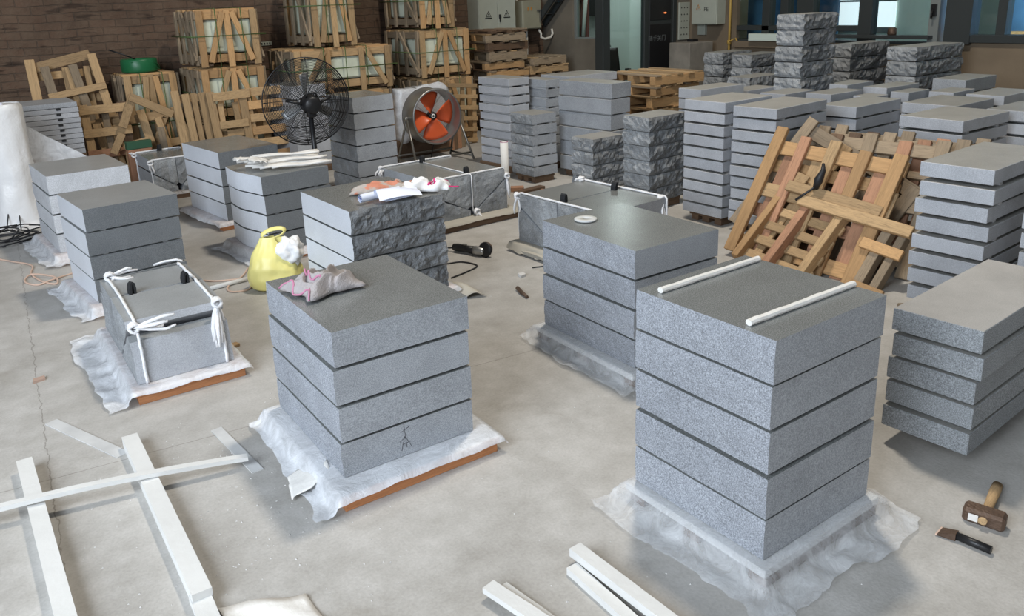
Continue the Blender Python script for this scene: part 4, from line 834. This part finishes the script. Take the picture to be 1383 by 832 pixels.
wf = obj('film_scrap', G().grid(48, 32, lambda u, v: (lambda d_: (d_.x * .105 + .095, d_.y * .095, .235 + d_.z * .10))(Vector((math.cos(u * 2 * PI) * math.sin(v * PI), math.sin(u * 2 * PI) * math.sin(v * PI), math.cos(v * PI))) * (1 + .3 * nz(math.cos(u * 2 * PI) * math.sin(v * PI) * 1.8, math.sin(u * 2 * PI) * math.sin(v * PI) * 1.8, math.cos(v * PI) * 1.8, 4)))), 'white', loc=(1.745, 5.10, 0), rot=(0, 0, -.34)); tag(wf, 'crumpled white film filling the yellow bag', 'plastic film')
# ------------------------------------------------------------------ tools on the floor
ga = thing('angle_grinder', 'black angle grinder with silver head on the floor', 'grinder', (3.10, 4.80, .0), math.atan2(-.26, .09))
obj('body', G().tube([(-.14, 0, .036), (-.10, 0, .037), (-.02, 0, .038), (.06, 0, .036)], [.026, .030, .026, .032], 16), 'blackm', ga)
obj('gear_head', G().tube([(.055, 0, .036), (.085, 0, .037), (.13, 0, .038), (.145, 0, .038)], [.034, .036, .03, .02], 14), 'steel', ga)
obj('guard', G().lathe([(0, .0), (.055, .0), (.058, .012), (.05, .02), (0, .02)], 28, M4=Matrix.Translation((.15, .0, .055)) @ Matrix.Rotation(PI / 2 - .2, 4, 'X') @ Matrix.Translation((0, 0, -.01))), 'blackm', ga)
obj('wheel', G().lathe([(0, 0), (.05, 0), (.05, .006), (0, .006)], 28, M4=Matrix.Translation((.15, .024, .056)) @ Matrix.Rotation(PI / 2 - .2, 4, 'X')), 'rust', ga)
obj('switch', G().box((-.06, -.012, .064), (-.02, .012, .072), .003), 'steeld', ga)
tag(obj('grinder_cord', G().tube(smooth([(3.05, 4.935, .03), (2.97, 5.02, .02), (2.86, 5.0, .006), (2.78, 4.86, .006)]) , .0055, 7).tube(smooth([(2.74, 4.72, .006), (2.86, 4.70, .006), (2.95, 4.66, .006), (2.98, 4.52, .006), (2.86, 4.46, .006), (2.70, 4.42, .006)]), .0055, 7), 'cable'), 'black cord of the angle grinder by the rough stack', 'cord')
hm = thing('club_hammer', 'rusty club hammer with wooden handle on the floor at right', 'hammer', (2.69, .985, 0), math.atan2(1.04 - .985, 2.91 - 2.69))
obj('head', G().box((-.032, -.065, .0), (.032, .065, .055), .010), 'rust', hm); obj('handle', G().tube([(-.045, 0, .03), (.04, 0, .029), (.12, 0, .024), (.20, 0, .020), (.245, 0, .02)], [.014, .015, .017, .019, .017], 12, flat=.8), 'wood', hm); obj('face_label', G().box((-.0335, .015, .014), (-.0315, .045, .04)), 'paperwrap', hm)
cz = thing('stone_chisel', 'flat black chisel with pale edge beside the hammer', 'chisel', (2.53, .98, 0), -PI / 2 + .1)
obj('shank', G().tube([(-.02, 0, .016), (.085, 0, .016)], .014, 8), 'blackm', cz); obj('blade', G().add([(-.075, -.026, .004), (-.075, .026, .004), (-.02, -.014, .002), (-.02, .014, .002), (-.075, -.026, .008), (-.075, .026, .008), (-.02, -.014, .03), (-.02, .014, .03)], [(0, 2, 3, 1), (4, 5, 7, 6), (0, 1, 5, 4), (2, 6, 7, 3), (0, 4, 6, 2), (1, 3, 7, 5)]), 'rust', cz)
obj('cutting_edge', G().box((-.079, -.027, .003), (-.073, .027, .009), .001), 'cord', cz)
tag(obj('small_chisel', G().tube([(2.90, 3.94, .014), (2.87, 3.86, .014), (2.85, 3.77, .012)], [.014, .014, .009], 8), 'rust'), 'short rusty punch lying on the open floor', 'chisel')
# ------------------------------------------------------------------ laths in the foreground
def lath(label, p0, p1, w_, h_, z0_, z1_=None, sag=0, group='white laths on the floor'):
    z1_ = z0_ if z1_ is None else z1_; a = Vector((p0[0], p0[1], z0_)); b = Vector((p1[0], p1[1], z1_)); n = 12; d_ = (b - a); s_ = Vector((-d_.y, d_.x, 0)).normalized() * (w_ / 2); vs = []; fs = []
    for i in range(n + 1):
        q = i / n; c = a.lerp(b, q) + Vector((0, 0, sag * math.sin(PI * q) + .0012 * nz(q * 5, p0[0] * 9)))
        vs += [c - s_, c + s_, c + s_ + Vector((0, 0, h_)), c - s_ + Vector((0, 0, h_))]
    for i in range(n):
        for j in range(4): fs.append((i * 4 + j, i * 4 + (j + 1) % 4, (i + 1) * 4 + (j + 1) % 4, (i + 1) * 4 + j))
    fs += [(0, 1, 2, 3), (n * 4, n * 4 + 3, n * 4 + 2, n * 4 + 1)]
    return tag(obj('white_lath', G().add(vs, fs), 'lath'), label, 'lath', group)
lath('left white lath running out of the bottom left corner', (.085, 3.60), (.068, 2.30), .058, .055, .0)
lath('long white lath at lower left ending mid floor', (.475, 3.52), (.430, 2.315), .062, .055, .0)
lath('short white lath end below the long lower left one', (.428, 2.36), (.40, 1.9), .062, .028, .0)
lath('curved white lath lying across the two others at left', (-.25, 3.29), (.82, 3.02), .032, .018, .052, .035, .022)
lath('left lath of the bottom centre crossing pair, on top', (1.155, 1.785), (1.22, 1.40), .048, .02, .022)
lath('right lath of the bottom centre crossing pair, below', (1.20, 1.775), (1.25, 1.35), .042, .02, .0)
lath('upper white lath of the pair left of the front stack', (1.475, 1.738), (1.475, 1.15), .048, .03, .026)
lath('lower white lath of the pair left of the front stack', (1.428, 1.70), (1.40, 1.15), .042, .026, .0)
def strip(label, p0, p1, w_, mat, name='floor_strip', cat='strip'):
    a = Vector((*p0, 0)); b = Vector((*p1, 0)); d_ = (b - a).normalized(); s_ = Vector((-d_.y, d_.x, 0)) * w_ / 2
    return tag(obj(name, G().add([a - s_, b - s_, b + s_, a + s_] + [v + Vector((0, 0, .004)) for v in (a - s_, b - s_, b + s_, a + s_)], [(0, 3, 2, 1), (4, 5, 6, 7), (0, 1, 5, 4), (1, 2, 6, 5), (2, 3, 7, 6), (3, 0, 4, 7)]), mat), label, cat)
strip('thin grey strip on the floor left of the long lath', (.23, 4.0), (.43, 3.46), .055, 'tape'); strip('short pale strip under the far end of the curved lath', (.81, 3.42), (.835, 2.96), .048, 'tape')
tag(obj('paper_scrap', G().grid(14, 8, lambda u, v: (.46 + .24 * u, 2.02 + .25 * v - .12 * u, .006 + .012 * math.sin(u * 4 + v * 3) ** 2)), 'paperwrap', solid=.002), 'sheet of pale paper at the bottom edge by the laths', 'paper')
tag(obj('paper_flap', G().grid(12, 10, lambda u, v: (.86 + .16 * u + .05 * v, 2.66 + .17 * v + .02 * nz(u * 3, v * 3), .012 + .055 * u + .012 * math.sin(v * 5) * u)), 'paperwrap', solid=.002), 'torn white paper at the left foot of the front left stack', 'paper')
tag(obj('clay_shard', G().prism([(0, 0), (.07, .01), (.075, .05), (.01, .045)], 0, .012, lambda a, b, h: Vector((.22 + a * .8, 4.52 + b, h))), 'terr'), 'small brown shard on the floor at far left', 'shard')
tag(obj('stone_flake', G().prism([(0, 0), (.05, .01), (.06, .05), (.02, .06)], 0, .02, lambda a, b, h: Vector((3.05 + a, 4.10 + b, h))), 'stonechip'), 'pale stone flake on the open floor near the punch', 'flake')
tag(obj('stone_flake', G().prism([(0, 0), (.05, .02), (.04, .05), (.0, .04)], 0, .018, lambda a, b, h: Vector((2.74 + a, 1.45 + b, h))), 'paperwrap'), 'white flake on the floor left of the right edge stack', 'flake')
tag(obj('film_scrap', G().grid(14, 10, lambda u, v: (2.55 + .13 * u, 4.03 + .26 * v - .06 * u, .006 + .055 * math.sin(PI * u) * (.6 + .4 * math.sin(v * 3)))), 'kraft', solid=.002), 'curl of yellowish paper beside the rough papers stack', 'paper')
tag(obj('paper_curl', G().grid(16, 8, lambda u, v: (3.36 + .17 * u, 4.62 - .72 * v, .02 + .05 * u + .02 * math.sin(v * 4) * (1 - u))), 'kraft', solid=.003), 'grey paper edge curling out under the bundle by the disc', 'paper')
tag(obj('thin_wire', G().tube([(3.24, 4.22, .006), (3.38, 4.16, .006), (3.5, 4.14, .006)], .005, 5), 'cable'), 'thin dark wire on the floor by the curled paper', 'wire')
for k, (x, y, rz, l) in enumerate(((4.50, 5.78, .5, .5), (4.62, 6.02, .1, .35), (4.55, 6.2, -.6, .22))): tag(obj('timber_offcut', G().box((-l / 2, -.04, 0), (l / 2, .04, .045), .003), ('red', 'darkw', 'red')[k], loc=(x, y, 0), rot=(0, 0, rz)), ('long red timber offcut before the split-face stacks', 'dark timber offcut beside the white tube', 'short reddish offcut left of the white tube')[k], 'timber')
tag(obj('timber_offcut', G().box((-.22, -.05, 0), (.22, .05, .05), .003), 'red', loc=(4.42, 3.92, 0), rot=(0, 0, .2)), 'reddish timber offcut left of the leaning pallets', 'timber')
for k in range(3): tag(obj('timber_offcut', G().box((-.16, -.03, 0), (.16, .03, .04), .003), 'grey', loc=(4.25 + .1 * k, 2.05 - .15 * k, 0), rot=(0, 0, .9 - k * .8)), ('grey offcut on the floor between pallets and thin slabs', 'second grey offcut right of the leaning pallets', 'grey offcut nearest the right edge stack')[k], 'timber')
tag(obj('wood_bit', G().box((-.045, -.02, 0), (.045, .02, .018), .002), 'wood', loc=(1.16, 4.28, 0), rot=(0, 0, .3)), 'small wooden chip right of the roped bundle', 'wood chip')
dust = G(); r = random.Random(5)
for k in range(420):
    if k < 200: x, y = .15 + r.random() * 1.0, 1.9 + r.random() * 1.7
    elif k < 300: x, y = .5 + r.random() * .6, 2.4 + r.random() * .8
    elif k < 360: x, y = 1.2 + r.random() * 1.4, 1.0 + r.random() * 2.0
    else: x, y = 2.2 + r.random() * 2.2, 1.2 + r.random() * 4.5
    s = r.uniform(.0012, .0045) * (1 if k < 400 else 1.6); a = r.random() * 6
    dust.add([(x + s * math.cos(a), y + s * math.sin(a), 0), (x + s * math.cos(a + 2), y + s * math.sin(a + 2), 0), (x + s * 1.3 * math.cos(a + 4), y + s * math.sin(a + 4), 0), (x, y, s * .9)], [(0, 1, 2), (0, 1, 3), (1, 2, 3), (2, 0, 3)])
tag(obj('stone_grit', dust, 'stonechip'), 'pale stone grit scattered over the concrete floor', 'grit', None, 'stuff')
# pencil marks on stone faces
def on_face(s_idx): return s_idx
pm = G()
for a, b in (((.245, .10), (.285, .115)), ((.262, .135), (.268, .03)), ((.24, .06), (.265, .075)), ((.262, .08), (.245, .02)), ((.266, .075), (.29, .025)), ((.25, .045), (.285, .05))): pm.tube([(a[0], 0, a[1]), (b[0], 0, b[1])], .0012, 4)
low = [o for o in bpy.data.objects if o.get('label') == 'fourth slab from the top of the front left stack topped with one grey rag'][0]
obj('pencil_mark', pm, 'pencil', low, (-.2885, -.3625, .005))
# ------------------------------------------------------------------ the hall
struct('floor', G().box((-7, -6, -.1), (12.5, 12, 0)), 'floor')
struct('wall_back', G().box((-7, 10.2, 0), (8.2, 10.45, 6)), 'brick')
struct('wall_left', G().box((-7.3, -6, 0), (-7, 10.2, 6)), 'plaster'); struct('wall_front', G().box((-7.3, -6.3, 0), (10.25, -6, 6)), 'plaster')
# booth: left side (faces -x) with a window opening, front (faces -y) of glass
g = G(); g.box((8.2, 8.95, 0), (8.36, 10.2, 1.2)); g.box((8.2, 9.5, 1.2), (8.36, 10.2, 6)); g.box((8.2, 8.95, 2.5), (8.36, 9.5, 6)); struct('wall_booth', g, 'plaster')
w1 = struct('window_1', G().box((8.24, 8.95, 1.19), (8.30, 9.5, 1.22)).box((8.24, 9.46, 1.22), (8.3, 9.5, 2.5)).box((8.24, 8.95, 2.46), (8.3, 9.46, 2.5)), 'framel')
obj('pane', G().box((8.265, 8.95, 1.22), (8.272, 9.46, 2.46)), 'glass', w1)
struct('trim_1', G().box((8.16, 8.78, 0), (8.30, 8.95, 6), .004), 'frame')
g = G()
for x0, x1 in ((9.0, 9.06), (9.62, 9.70)): g.box((x0, 8.78, 0), (x1, 8.86, 3.2), .003)
g.box((8.3, 8.78, 3.0), (10, 8.86, 3.2), .003)
w2 = struct('window_2', g, 'frame'); obj('pane', G().box((8.3, 8.815, 0), (9.0, 8.822, 3.0)), 'glass', w2)
struct('wall_booth_front', G().box((9.70, 8.8, 0), (10.1, 8.95, 6)).box((8.3, 8.8, 3.2), (9.7, 8.95, 6)), 'plaster')
d1 = struct('door_1', G().box((9.06, 8.79, .02), (9.62, 8.85, 3.0), .004), 'frame')
obj('panel', G().box((9.11, 8.78, .3), (9.57, 8.79, 1.36), .003), 'blackm', d1); obj('panel', G().box((9.11, 8.78, 1.42), (9.57, 8.79, 2.9), .003), 'blackm', d1)
obj('lettering', text_mesh('随手关门', .095), 'greyink', d1, (9.27, 8.778, 1.15), (PI / 2, 0, 0)).data.materials.append(M['greyink'])
obj('orange_glint', G().lathe([(0, -.012), (.02, -.008), (.024, .004), (.012, .012), (0, .014)], 12), 'door_glint', d1, (9.43, 8.77, 1.52))  # orange light reflected in the door, built as a glowing disc
struct('wall_booth_inside', G().box((8.4, 10.0, 0), (10.0, 10.1, 3.2)).box((9.9, 8.95, 0), (9.99, 10.0, 3.2)), 'teal')
cu = obj('curtain', G().grid(24, 2, lambda u, v: (8.50 + .02 * math.sin(u * 40), 9.46 + u * .36, .3 + v * 2.1)), 'redbrown', solid=.006); tag(cu, 'red brown curtain hanging behind the booth side window', 'curtain')
tv = thing('wall_screen', 'black flat screen on the pale wall inside the booth', 'screen', (8.95, 9.97, 1.5))
obj('panel', G().box((-.42, -.05, 0), (.42, 0, .6), .006), 'blackm', tv); obj('bracket', G().box((-.1, 0, .2), (.1, .03, .4)), 'steeld', tv)
t = obj('screen_cable', G().tube([(.30, -.02, 0), (.31, -.02, -.25), (.36, -.03, -.42), (.46, -.03, -.5)], .007), 'cable', tv)
tb = obj('white_tube', G().tube([(8.42, 9.50, 1.222), (8.40, 9.40, 1.9)], .03, 12), 'whitepipe'); tag(tb, 'white tube leaning inside the booth side window', 'tube')
ch = thing('office_chair', 'black office chair inside the booth doorway', 'chair', (8.72, 9.2, 0), -.5)
obj('seat', G().box((-.22, -.22, .44), (.22, .22, .51), .02), 'blackm', ch); obj('backrest', G().grid(8, 8, lambda u, v: ((u - .5) * .40 * (1 - .2 * v), .2 + .05 * v, .56 + v * .46)), 'blackm', ch, solid=.03)
obj('armrest', G().tube([(-.24, .15, .5), (-.26, .1, .7), (-.25, -.15, .72), (-.24, -.2, .5)], .018), 'blackm', ch); obj('armrest', G().tube([(.24, .15, .5), (.26, .1, .7), (.25, -.15, .72), (.24, -.2, .5)], .018), 'blackm', ch)
obj('stem', G().tube([(0, 0, .06), (0, 0, .44)], .028), 'steeld', ch)
for k in range(5): obj('base_arm', G().tube([(0, 0, .08), (.27 * math.cos(k * 1.257), .27 * math.sin(k * 1.257), .03)], [.022, .016]), 'blackm', ch)
# window wall (faces -x)
g = G(); g.box((10, 7.88, 0), (10.25, 8.8, 6)); g.box((10, 4.70, 0), (10.25, 7.88, 1.08)); g.box((10, -6, 0), (10.25, 4.70, 1.12)); g.box((10, -6, 2.9), (10.25, 7.88, 3.4)); g.box((10, -6, 4.9), (10.25, 7.88, 6)); g.box((10, 5.9, 3.4), (10.25, 7.88, 4.9))
struct('wall_right', g, 'plasterw')
g = G()
for y0, y1 in ((7.30, 7.42), (7.0, 7.12), (6.60, 6.86), (5.76, 5.94)): g.box((9.97, y0, 1.08), (10.12, y1, 2.9), .004)
g.box((9.97, 5.94, 1.24), (10.12, 7.86, 1.31), .004); g.box((9.97, 4.75, 1.08), (10.12, 7.86, 1.12), .004); g.box((9.97, 4.75, 2.84), (10.12, 7.86, 2.9), .004)
w3 = struct('window_3', g, 'frame')
for y0, y1 in ((7.42, 7.86), (7.12, 7.30), (6.86, 7.0), (5.94, 6.60), (5.02, 5.76)): obj('pane', G().box((10.04, y0, 1.12), (10.048, y1, 2.84)), 'glass', w3)
obj('sash_post', G().box((9.95, 4.9, 1.1), (10.1, 5.02, 2.88), .004), 'framel', w3)
lt = obj('latch', G().box((9.91, 4.93, 1.42), (9.95, 4.99, 1.56), .006).tube([(9.92, 4.96, 1.5), (9.88, 4.96, 1.46), (9.88, 4.96, 1.40)], .012), 'blackm', w3)
g = G(); g.box((9.93, 4.52, 1.1), (10.14, 4.82, 2.9), .004); g.box((9.95, -6, 1.12), (10.14, 4.60, 1.21), .004); g.box((9.95, -6, 2.82), (10.14, 4.60, 2.9), .004)
for k in range(9): g.box((9.96, 4.16 - k * 1.1, 1.2), (10.12, 4.26 - k * 1.1, 2.84), .004)
w4 = struct('window_4', g, 'frame'); obj('pane', G().box((10.04, -6, 1.2), (10.048, 4.55, 2.84)), 'glass', w4)
struct('trim_2', G().box((9.93, 4.75, 1.0), (10.0, 7.86, 1.09), .003), 'plasterw')
sh = obj('window_shelf', G().box((9.86, 6.4, 1.10), (10.0, 7.56, 1.20), .006), 'wallpale'); tag(sh, 'pale shelf board under the blue window panes', 'shelf')
# daylit room behind the window wall
struct('wall_next_room', G().box((12.2, -6, 0), (12.4, 9.5, 4)), 'wallpale')
struct('ceiling_next_room', G().box((10.25, -6, 3.3), (12.4, 9.5, 3.38)), 'wallpale')
for y0, y1, lb in ((8.36, 9.0, 'leftmost blue sheet panel behind the window by the pipe'), (7.72, 8.30, 'blue sheet panel behind the window left of the tallest stack'), (7.06, 7.62, 'blue sheet panel behind the window right of the tallest stack')):
    b = obj('sheet_panel', G().box((11.3, y0, 0), (11.34, y1, 2.9), .004), 'bluepanel'); tag(b, lb, 'panel', 'blue panels behind the window')
w5 = struct('window_5', G().box((12.15, 6.65, 1.10), (12.2, 7.62, 1.18)).box((12.15, 7.0, 1.18), (12.2, 7.05, 2.8)).box((12.15, 6.65, 1.56), (12.2, 7.62, 1.59)), 'framel'); obj('pane', G().box((12.17, 6.65, 1.18), (12.185, 7.62, 2.8)), 'lit', w5)
b = obj('sheet_panel', G().box((11.3, 3.4, 0), (11.34, 4.75, 2.9), .004), 'bluepanel'); tag(b, 'blue sheet panel behind the window at the right edge', 'panel', 'blue panels behind the window')
b = obj('clay_tile_stack', G().box((11.0, 4.25, 1.05), (11.2, 4.7, 1.12), .01).box((11.02, 4.3, 1.12), (11.18, 4.68, 1.19), .01).box((11.0, 4.25, 0), (11.2, 4.7, 1.05), .01), 'orange'); tag(b, 'orange boxes seen through the window at the right edge', 'box')
bt = obj('brown_jar', G().lathe([(0, 0), (.05, 0), (.055, .02), (.05, .08), (.03, .09), (0, .09)], 16), 'rust', loc=(9.93, 5.45, 1.20)); tag(bt, 'small brown jar on the window ledge', 'jar')
lg = obj('window_ledge', G().box((9.84, 4.95, 1.16), (9.98, 6.3, 1.2), .004), 'frame'); tag(lg, 'dark narrow ledge along the window beneath the brown jar', 'ledge')
gb = obj('green_carton', G().box((9.87, 6.32, 1.2), (9.97, 6.62, 1.33), .004), 'greenbox'); tag(gb, 'small green carton on the window shelf right of the tallest stack', 'box')
# clerestory above the frame of the photograph
w6 = struct('window_6', G().box((10.02, -6, 3.4), (10.1, 5.9, 3.46)), 'framel')
for k in range(16): obj('pane', G().box((10.06, -5.8 + k * .73, 3.46), (10.08, -5.62 + k * .73, 4.88)), 'lit', w6); obj('mullion', G().box((10.02, -5.62 + k * .73, 3.46), (10.1, -5.07 + k * .73, 4.9)), 'plasterw', w6)
# ------------------------------------------------------------------ electrics on the walls
def tri(s, r=.006):
    a = [(s * math.cos(PI / 2 + k * 2 * PI / 3), 0, s * math.sin(PI / 2 + k * 2 * PI / 3)) for k in range(3)]
    g = G(); g.tube(a, r, 4, closed=True); g.prism([(.006, s * .5), (-.012, s * .02), (.004, s * .02), (-.006, -s * .35), (.014, s * .1), (0, s * .1)], -.002, .002, lambda x, y, h: Vector((x, h, y))); return g
cb = thing('electrical_cabinet', 'tall pale electrical cabinet behind the pallet stack on the brick wall', 'cabinet', (7.12, 10.2, 0))
obj('body', G().box((-.33, -.28, .1), (.33, 0, 2.4), .006), 'cab', cb); obj('plinth', G().box((-.32, -.26, 0), (.32, 0, .1)), 'frame', cb)
for s in (-1, 1):
    dd = obj('door', G().box((min(s * .004, s * .325), -.295, .14), (max(s * .004, s * .325), -.28, 2.36), .004), 'cab', cb)
    obj('warning_sign', tri(.05), 'ink', dd, (s * .165, -.297, 1.60)); obj('warning_caption', G().box((s * .165 - .06, -.298, 1.545), (s * .165 + .06, -.2955, 1.56)), 'ink', dd)
obj('lock', G().box((.02, -.305, 1.54), (.06, -.29, 1.60), .003).box((.03, -.31, 1.49), (.045, -.29, 1.54)), 'ink', cb)
for k, (x, lab) in enumerate(((7.575, 'white conduit pipe right of the tall cabinet, left of two'), (7.66, 'white conduit pipe next to the beige switch box'))):
    tag(obj('conduit_pipe', G().tube([(x, 10.15, 0), (x, 10.15, 4)], .022, 10), 'whitepipe'), lab, 'pipe', 'conduit pipes on the brick wall')
sb = thing('switch_box', 'beige switch box on the brick wall beside the steel stair', 'box', (7.80, 10.2, 1.36))
obj('body', G().box((-.17, -.22, 0), (.19, 0, .42), .006), 'cabd', sb); obj('door', G().box((-.16, -.235, .01), (.18, -.22, .41), .004), 'cabd', sb)
obj('handle', G().box((.09, -.27, .26), (.15, -.235, .28)).box((.14, -.27, .1), (.15, -.24, .28)), 'steeld', sb)
for x in (-.08, -.02): obj('warning_mark', G().box((x, -.24, .27), (x + .022, -.2345, .32)), 'amber', sb)
obj('lower_cable', G().tube([(0, -.1, 0), (0, -.1, -.6)], .013), 'whitepipe', sb)
tag(obj('flexible_conduit', G().tube([(7.97, 10.02, 1.34), (7.99, 9.99, 1.28), (7.97, 9.97, 1.23), (8.03, 9.95, 1.20), (8.14, 9.94, 1.22), (8.17, 9.93, 1.27), (8.172, 9.95, 1.34)], .018), 'whitepipe'), 'bent white conduit hanging under the steel stair', 'conduit')
st = thing('steel_stair', 'black steel stair stringers rising beside the booth wall', 'stair', (8.07, 10.12, 1.36))
for x in (-.09, .08): obj('stringer', G().box((-.018, 0, -.05), (.018, 1.7, .05), .004, Matrix.Translation((x, 0, .05)) @ Matrix.Rotation(PI, 4, 'Z') @ Matrix.Rotation(.72, 4, 'X')), 'frame', st)
for k in range(1, 6): obj('tread', G().box((-.08, -k * .2 - .08, k * .175 + .03), (.07, -k * .2 + .06, k * .175 + .05), .003), 'frame', st)
pq = obj('wall_plaque', G().box((-.08, -.012, -.022), (.08, 0, .022), .002), 'cab', loc=(3.72, 10.2, 1.385)); tag(pq, 'small pale number plate on the brick wall between crates', 'sign')
for k in range(4): obj('mark', G().box((-.06 + k * .034, -.0135, -.012), (-.042 + k * .034, -.0115, .012)), 'ink', pq)
pb = thing('grey_block', 'square grey cement block pillar in front of the booth door', 'pillar', (9.55, 8.35, 0))
obj('body', G().box((-.26, -.2, 0), (.26, .2, 1.09), .01), 'conc', pb); obj('cap', G().box((.02, .0, 1.09), (.16, .1, 1.13), .004), 'blackm', pb)
hp = thing('perforated_panel', 'narrow pale perforated panel right of the booth door', 'panel', (9.87, 8.80, 1.10))
obj('plate', G().box((-.12, -.025, 0), (.12, 0, .56), .004), 'cab', hp)
for k in range(5):
    for j in range(3): obj('hole', G().lathe([(0, 0), (.011, 0), (.011, -.004), (0, -.004)], 8, M4=Matrix.Rotation(PI / 2, 4, 'X')), 'ink', hp, (-.07 + j * .065, -.026, .08 + k * .1))
eb = thing('electrical_box', 'pale electrical box with warning triangle near the yellow pipe', 'box', (10, 8.33, 1.33))
obj('body', G().box((-.2, -.24, 0), (0, .24, .7), .006), 'cab', eb); dr = obj('door', G().box((-.215, -.23, .01), (-.2, .23, .69), .004), 'cab', eb)
obj('warning_sign', tri(.05, .006), 'amber', dr, (-.217, .10, .24), (0, 0, -PI / 2)); me = text_mesh('PE', .085); me.materials.append(M['ink']); obj('lettering', me, None, dr, (-.217, -.05, .22), (PI / 2, 0, -PI / 2))
obj('bracket', G().box((-.16, -.27, .40), (-.1, -.24, .5), .004), 'steeld', eb); obj('lower_plate', G().box((-.06, .1, -.16), (0, .24, 0), .004), 'cab', eb)
yp = thing('gas_pipe', 'yellow gas pipe running up the wall beside the blue panes', 'pipe', (9.93, 7.95, 0)); obj('tube', G().tube([(0, 0, 0), (0, 0, 3)], .017, 10), 'yellow', yp)
obj('valve', G().lathe([(.0, -.03), (.03, -.03), (.03, .03), (0, .03)], 12).tube([(0, 0, 0), (-.03, -.05, .02), (-.03, -.1, .05)], .01), 'yellow', yp, (0, 0, 1.07))
tag(obj('rag_hook', G().tube([(9.95, 7.85, 1.13), (9.95, 7.8, 1.06), (9.95, 7.83, 1.0)], .012), 'yellow'), 'short yellow pipe stub beside the gas valve', 'pipe')
# ------------------------------------------------------------------ camera and light
A = .63; ct, sn = math.cos(A), math.sin(A); th = math.radians(16.31); ro = math.radians(-2.25)
def room(v): return Vector((v[0] * ct + v[1] * sn, -v[0] * sn + v[1] * ct, v[2]))
fw = Vector((0, math.cos(th), -math.sin(th))); r0 = Vector((1, 0, 0)); u0 = r0.cross(fw)
r2 = room(math.cos(ro) * r0 + math.sin(ro) * u0); u2 = room(-math.sin(ro) * r0 + math.cos(ro) * u0); b2 = -room(fw)
cd = bpy.data.cameras.new('camera'); co = bpy.data.objects.new('camera', cd); C.objects.link(co); sc.camera = co
co.matrix_world = Matrix(((r2.x, u2.x, b2.x, 0), (r2.y, u2.y, b2.y, 0), (r2.z, u2.z, b2.z, 1.8), (0, 0, 0, 1)))
cd.sensor_width = 36; cd.lens = 1088 / 1383 * 36; cd.shift_y = -(416 - 318) / 1383; cd.clip_start = .05
def area(name, loc, target, sx, sy, power, col):
    l = bpy.data.lights.new(name, 'AREA'); l.shape = 'RECTANGLE'; l.size = sx; l.size_y = sy; l.energy = power; l.color = col
    o = bpy.data.objects.new(name, l); C.objects.link(o); o.location = loc; o.rotation_euler = (Vector(target) - Vector(loc)).to_track_quat('-Z', 'Y').to_euler(); return o
area('skylight', (4.3, 4.05, 8.), (4.2, 3.6, 0), 0.6, 0.6, 460, (1., .92, .80))
area('yard_door_daylight', (-4.4, .9, 3.7), (2.6, 4.0, .2), 4.6, 4., 740, (.80, .89, 1.))
area('front_door_daylight', (-2.2, -3.2, 2.4), (1.4, 2.6, .4), 3., 2.4, 125, (.86, .92, 1.))
area('next_room_fill', (10.45, 3.5, 3.2), (12.3, 3.5, 3.2), .5, 9, 230, (.9, .97, 1.))  # added to brighten the next room, turned away from the hall
area('booth_lamp', (9.1, 9.5, 3.1), (9.1, 9.5, 0),   .6, .6, 30, (1., 1., 1.))
wd = bpy.data.worlds.new('hall daylight'); sc.world = wd; wd.use_nodes = True
bg = wd.node_tree.nodes['Background']; bg.inputs[0].default_value = (.80, .86, .92, 1); bg.inputs[1].default_value = .09
sc.view_settings.view_transform = 'Standard'; sc.view_settings.look = 'None'; sc.view_settings.exposure = 0; sc.view_settings.gamma = 1; sc.view_settings.use_curve_mapping = False
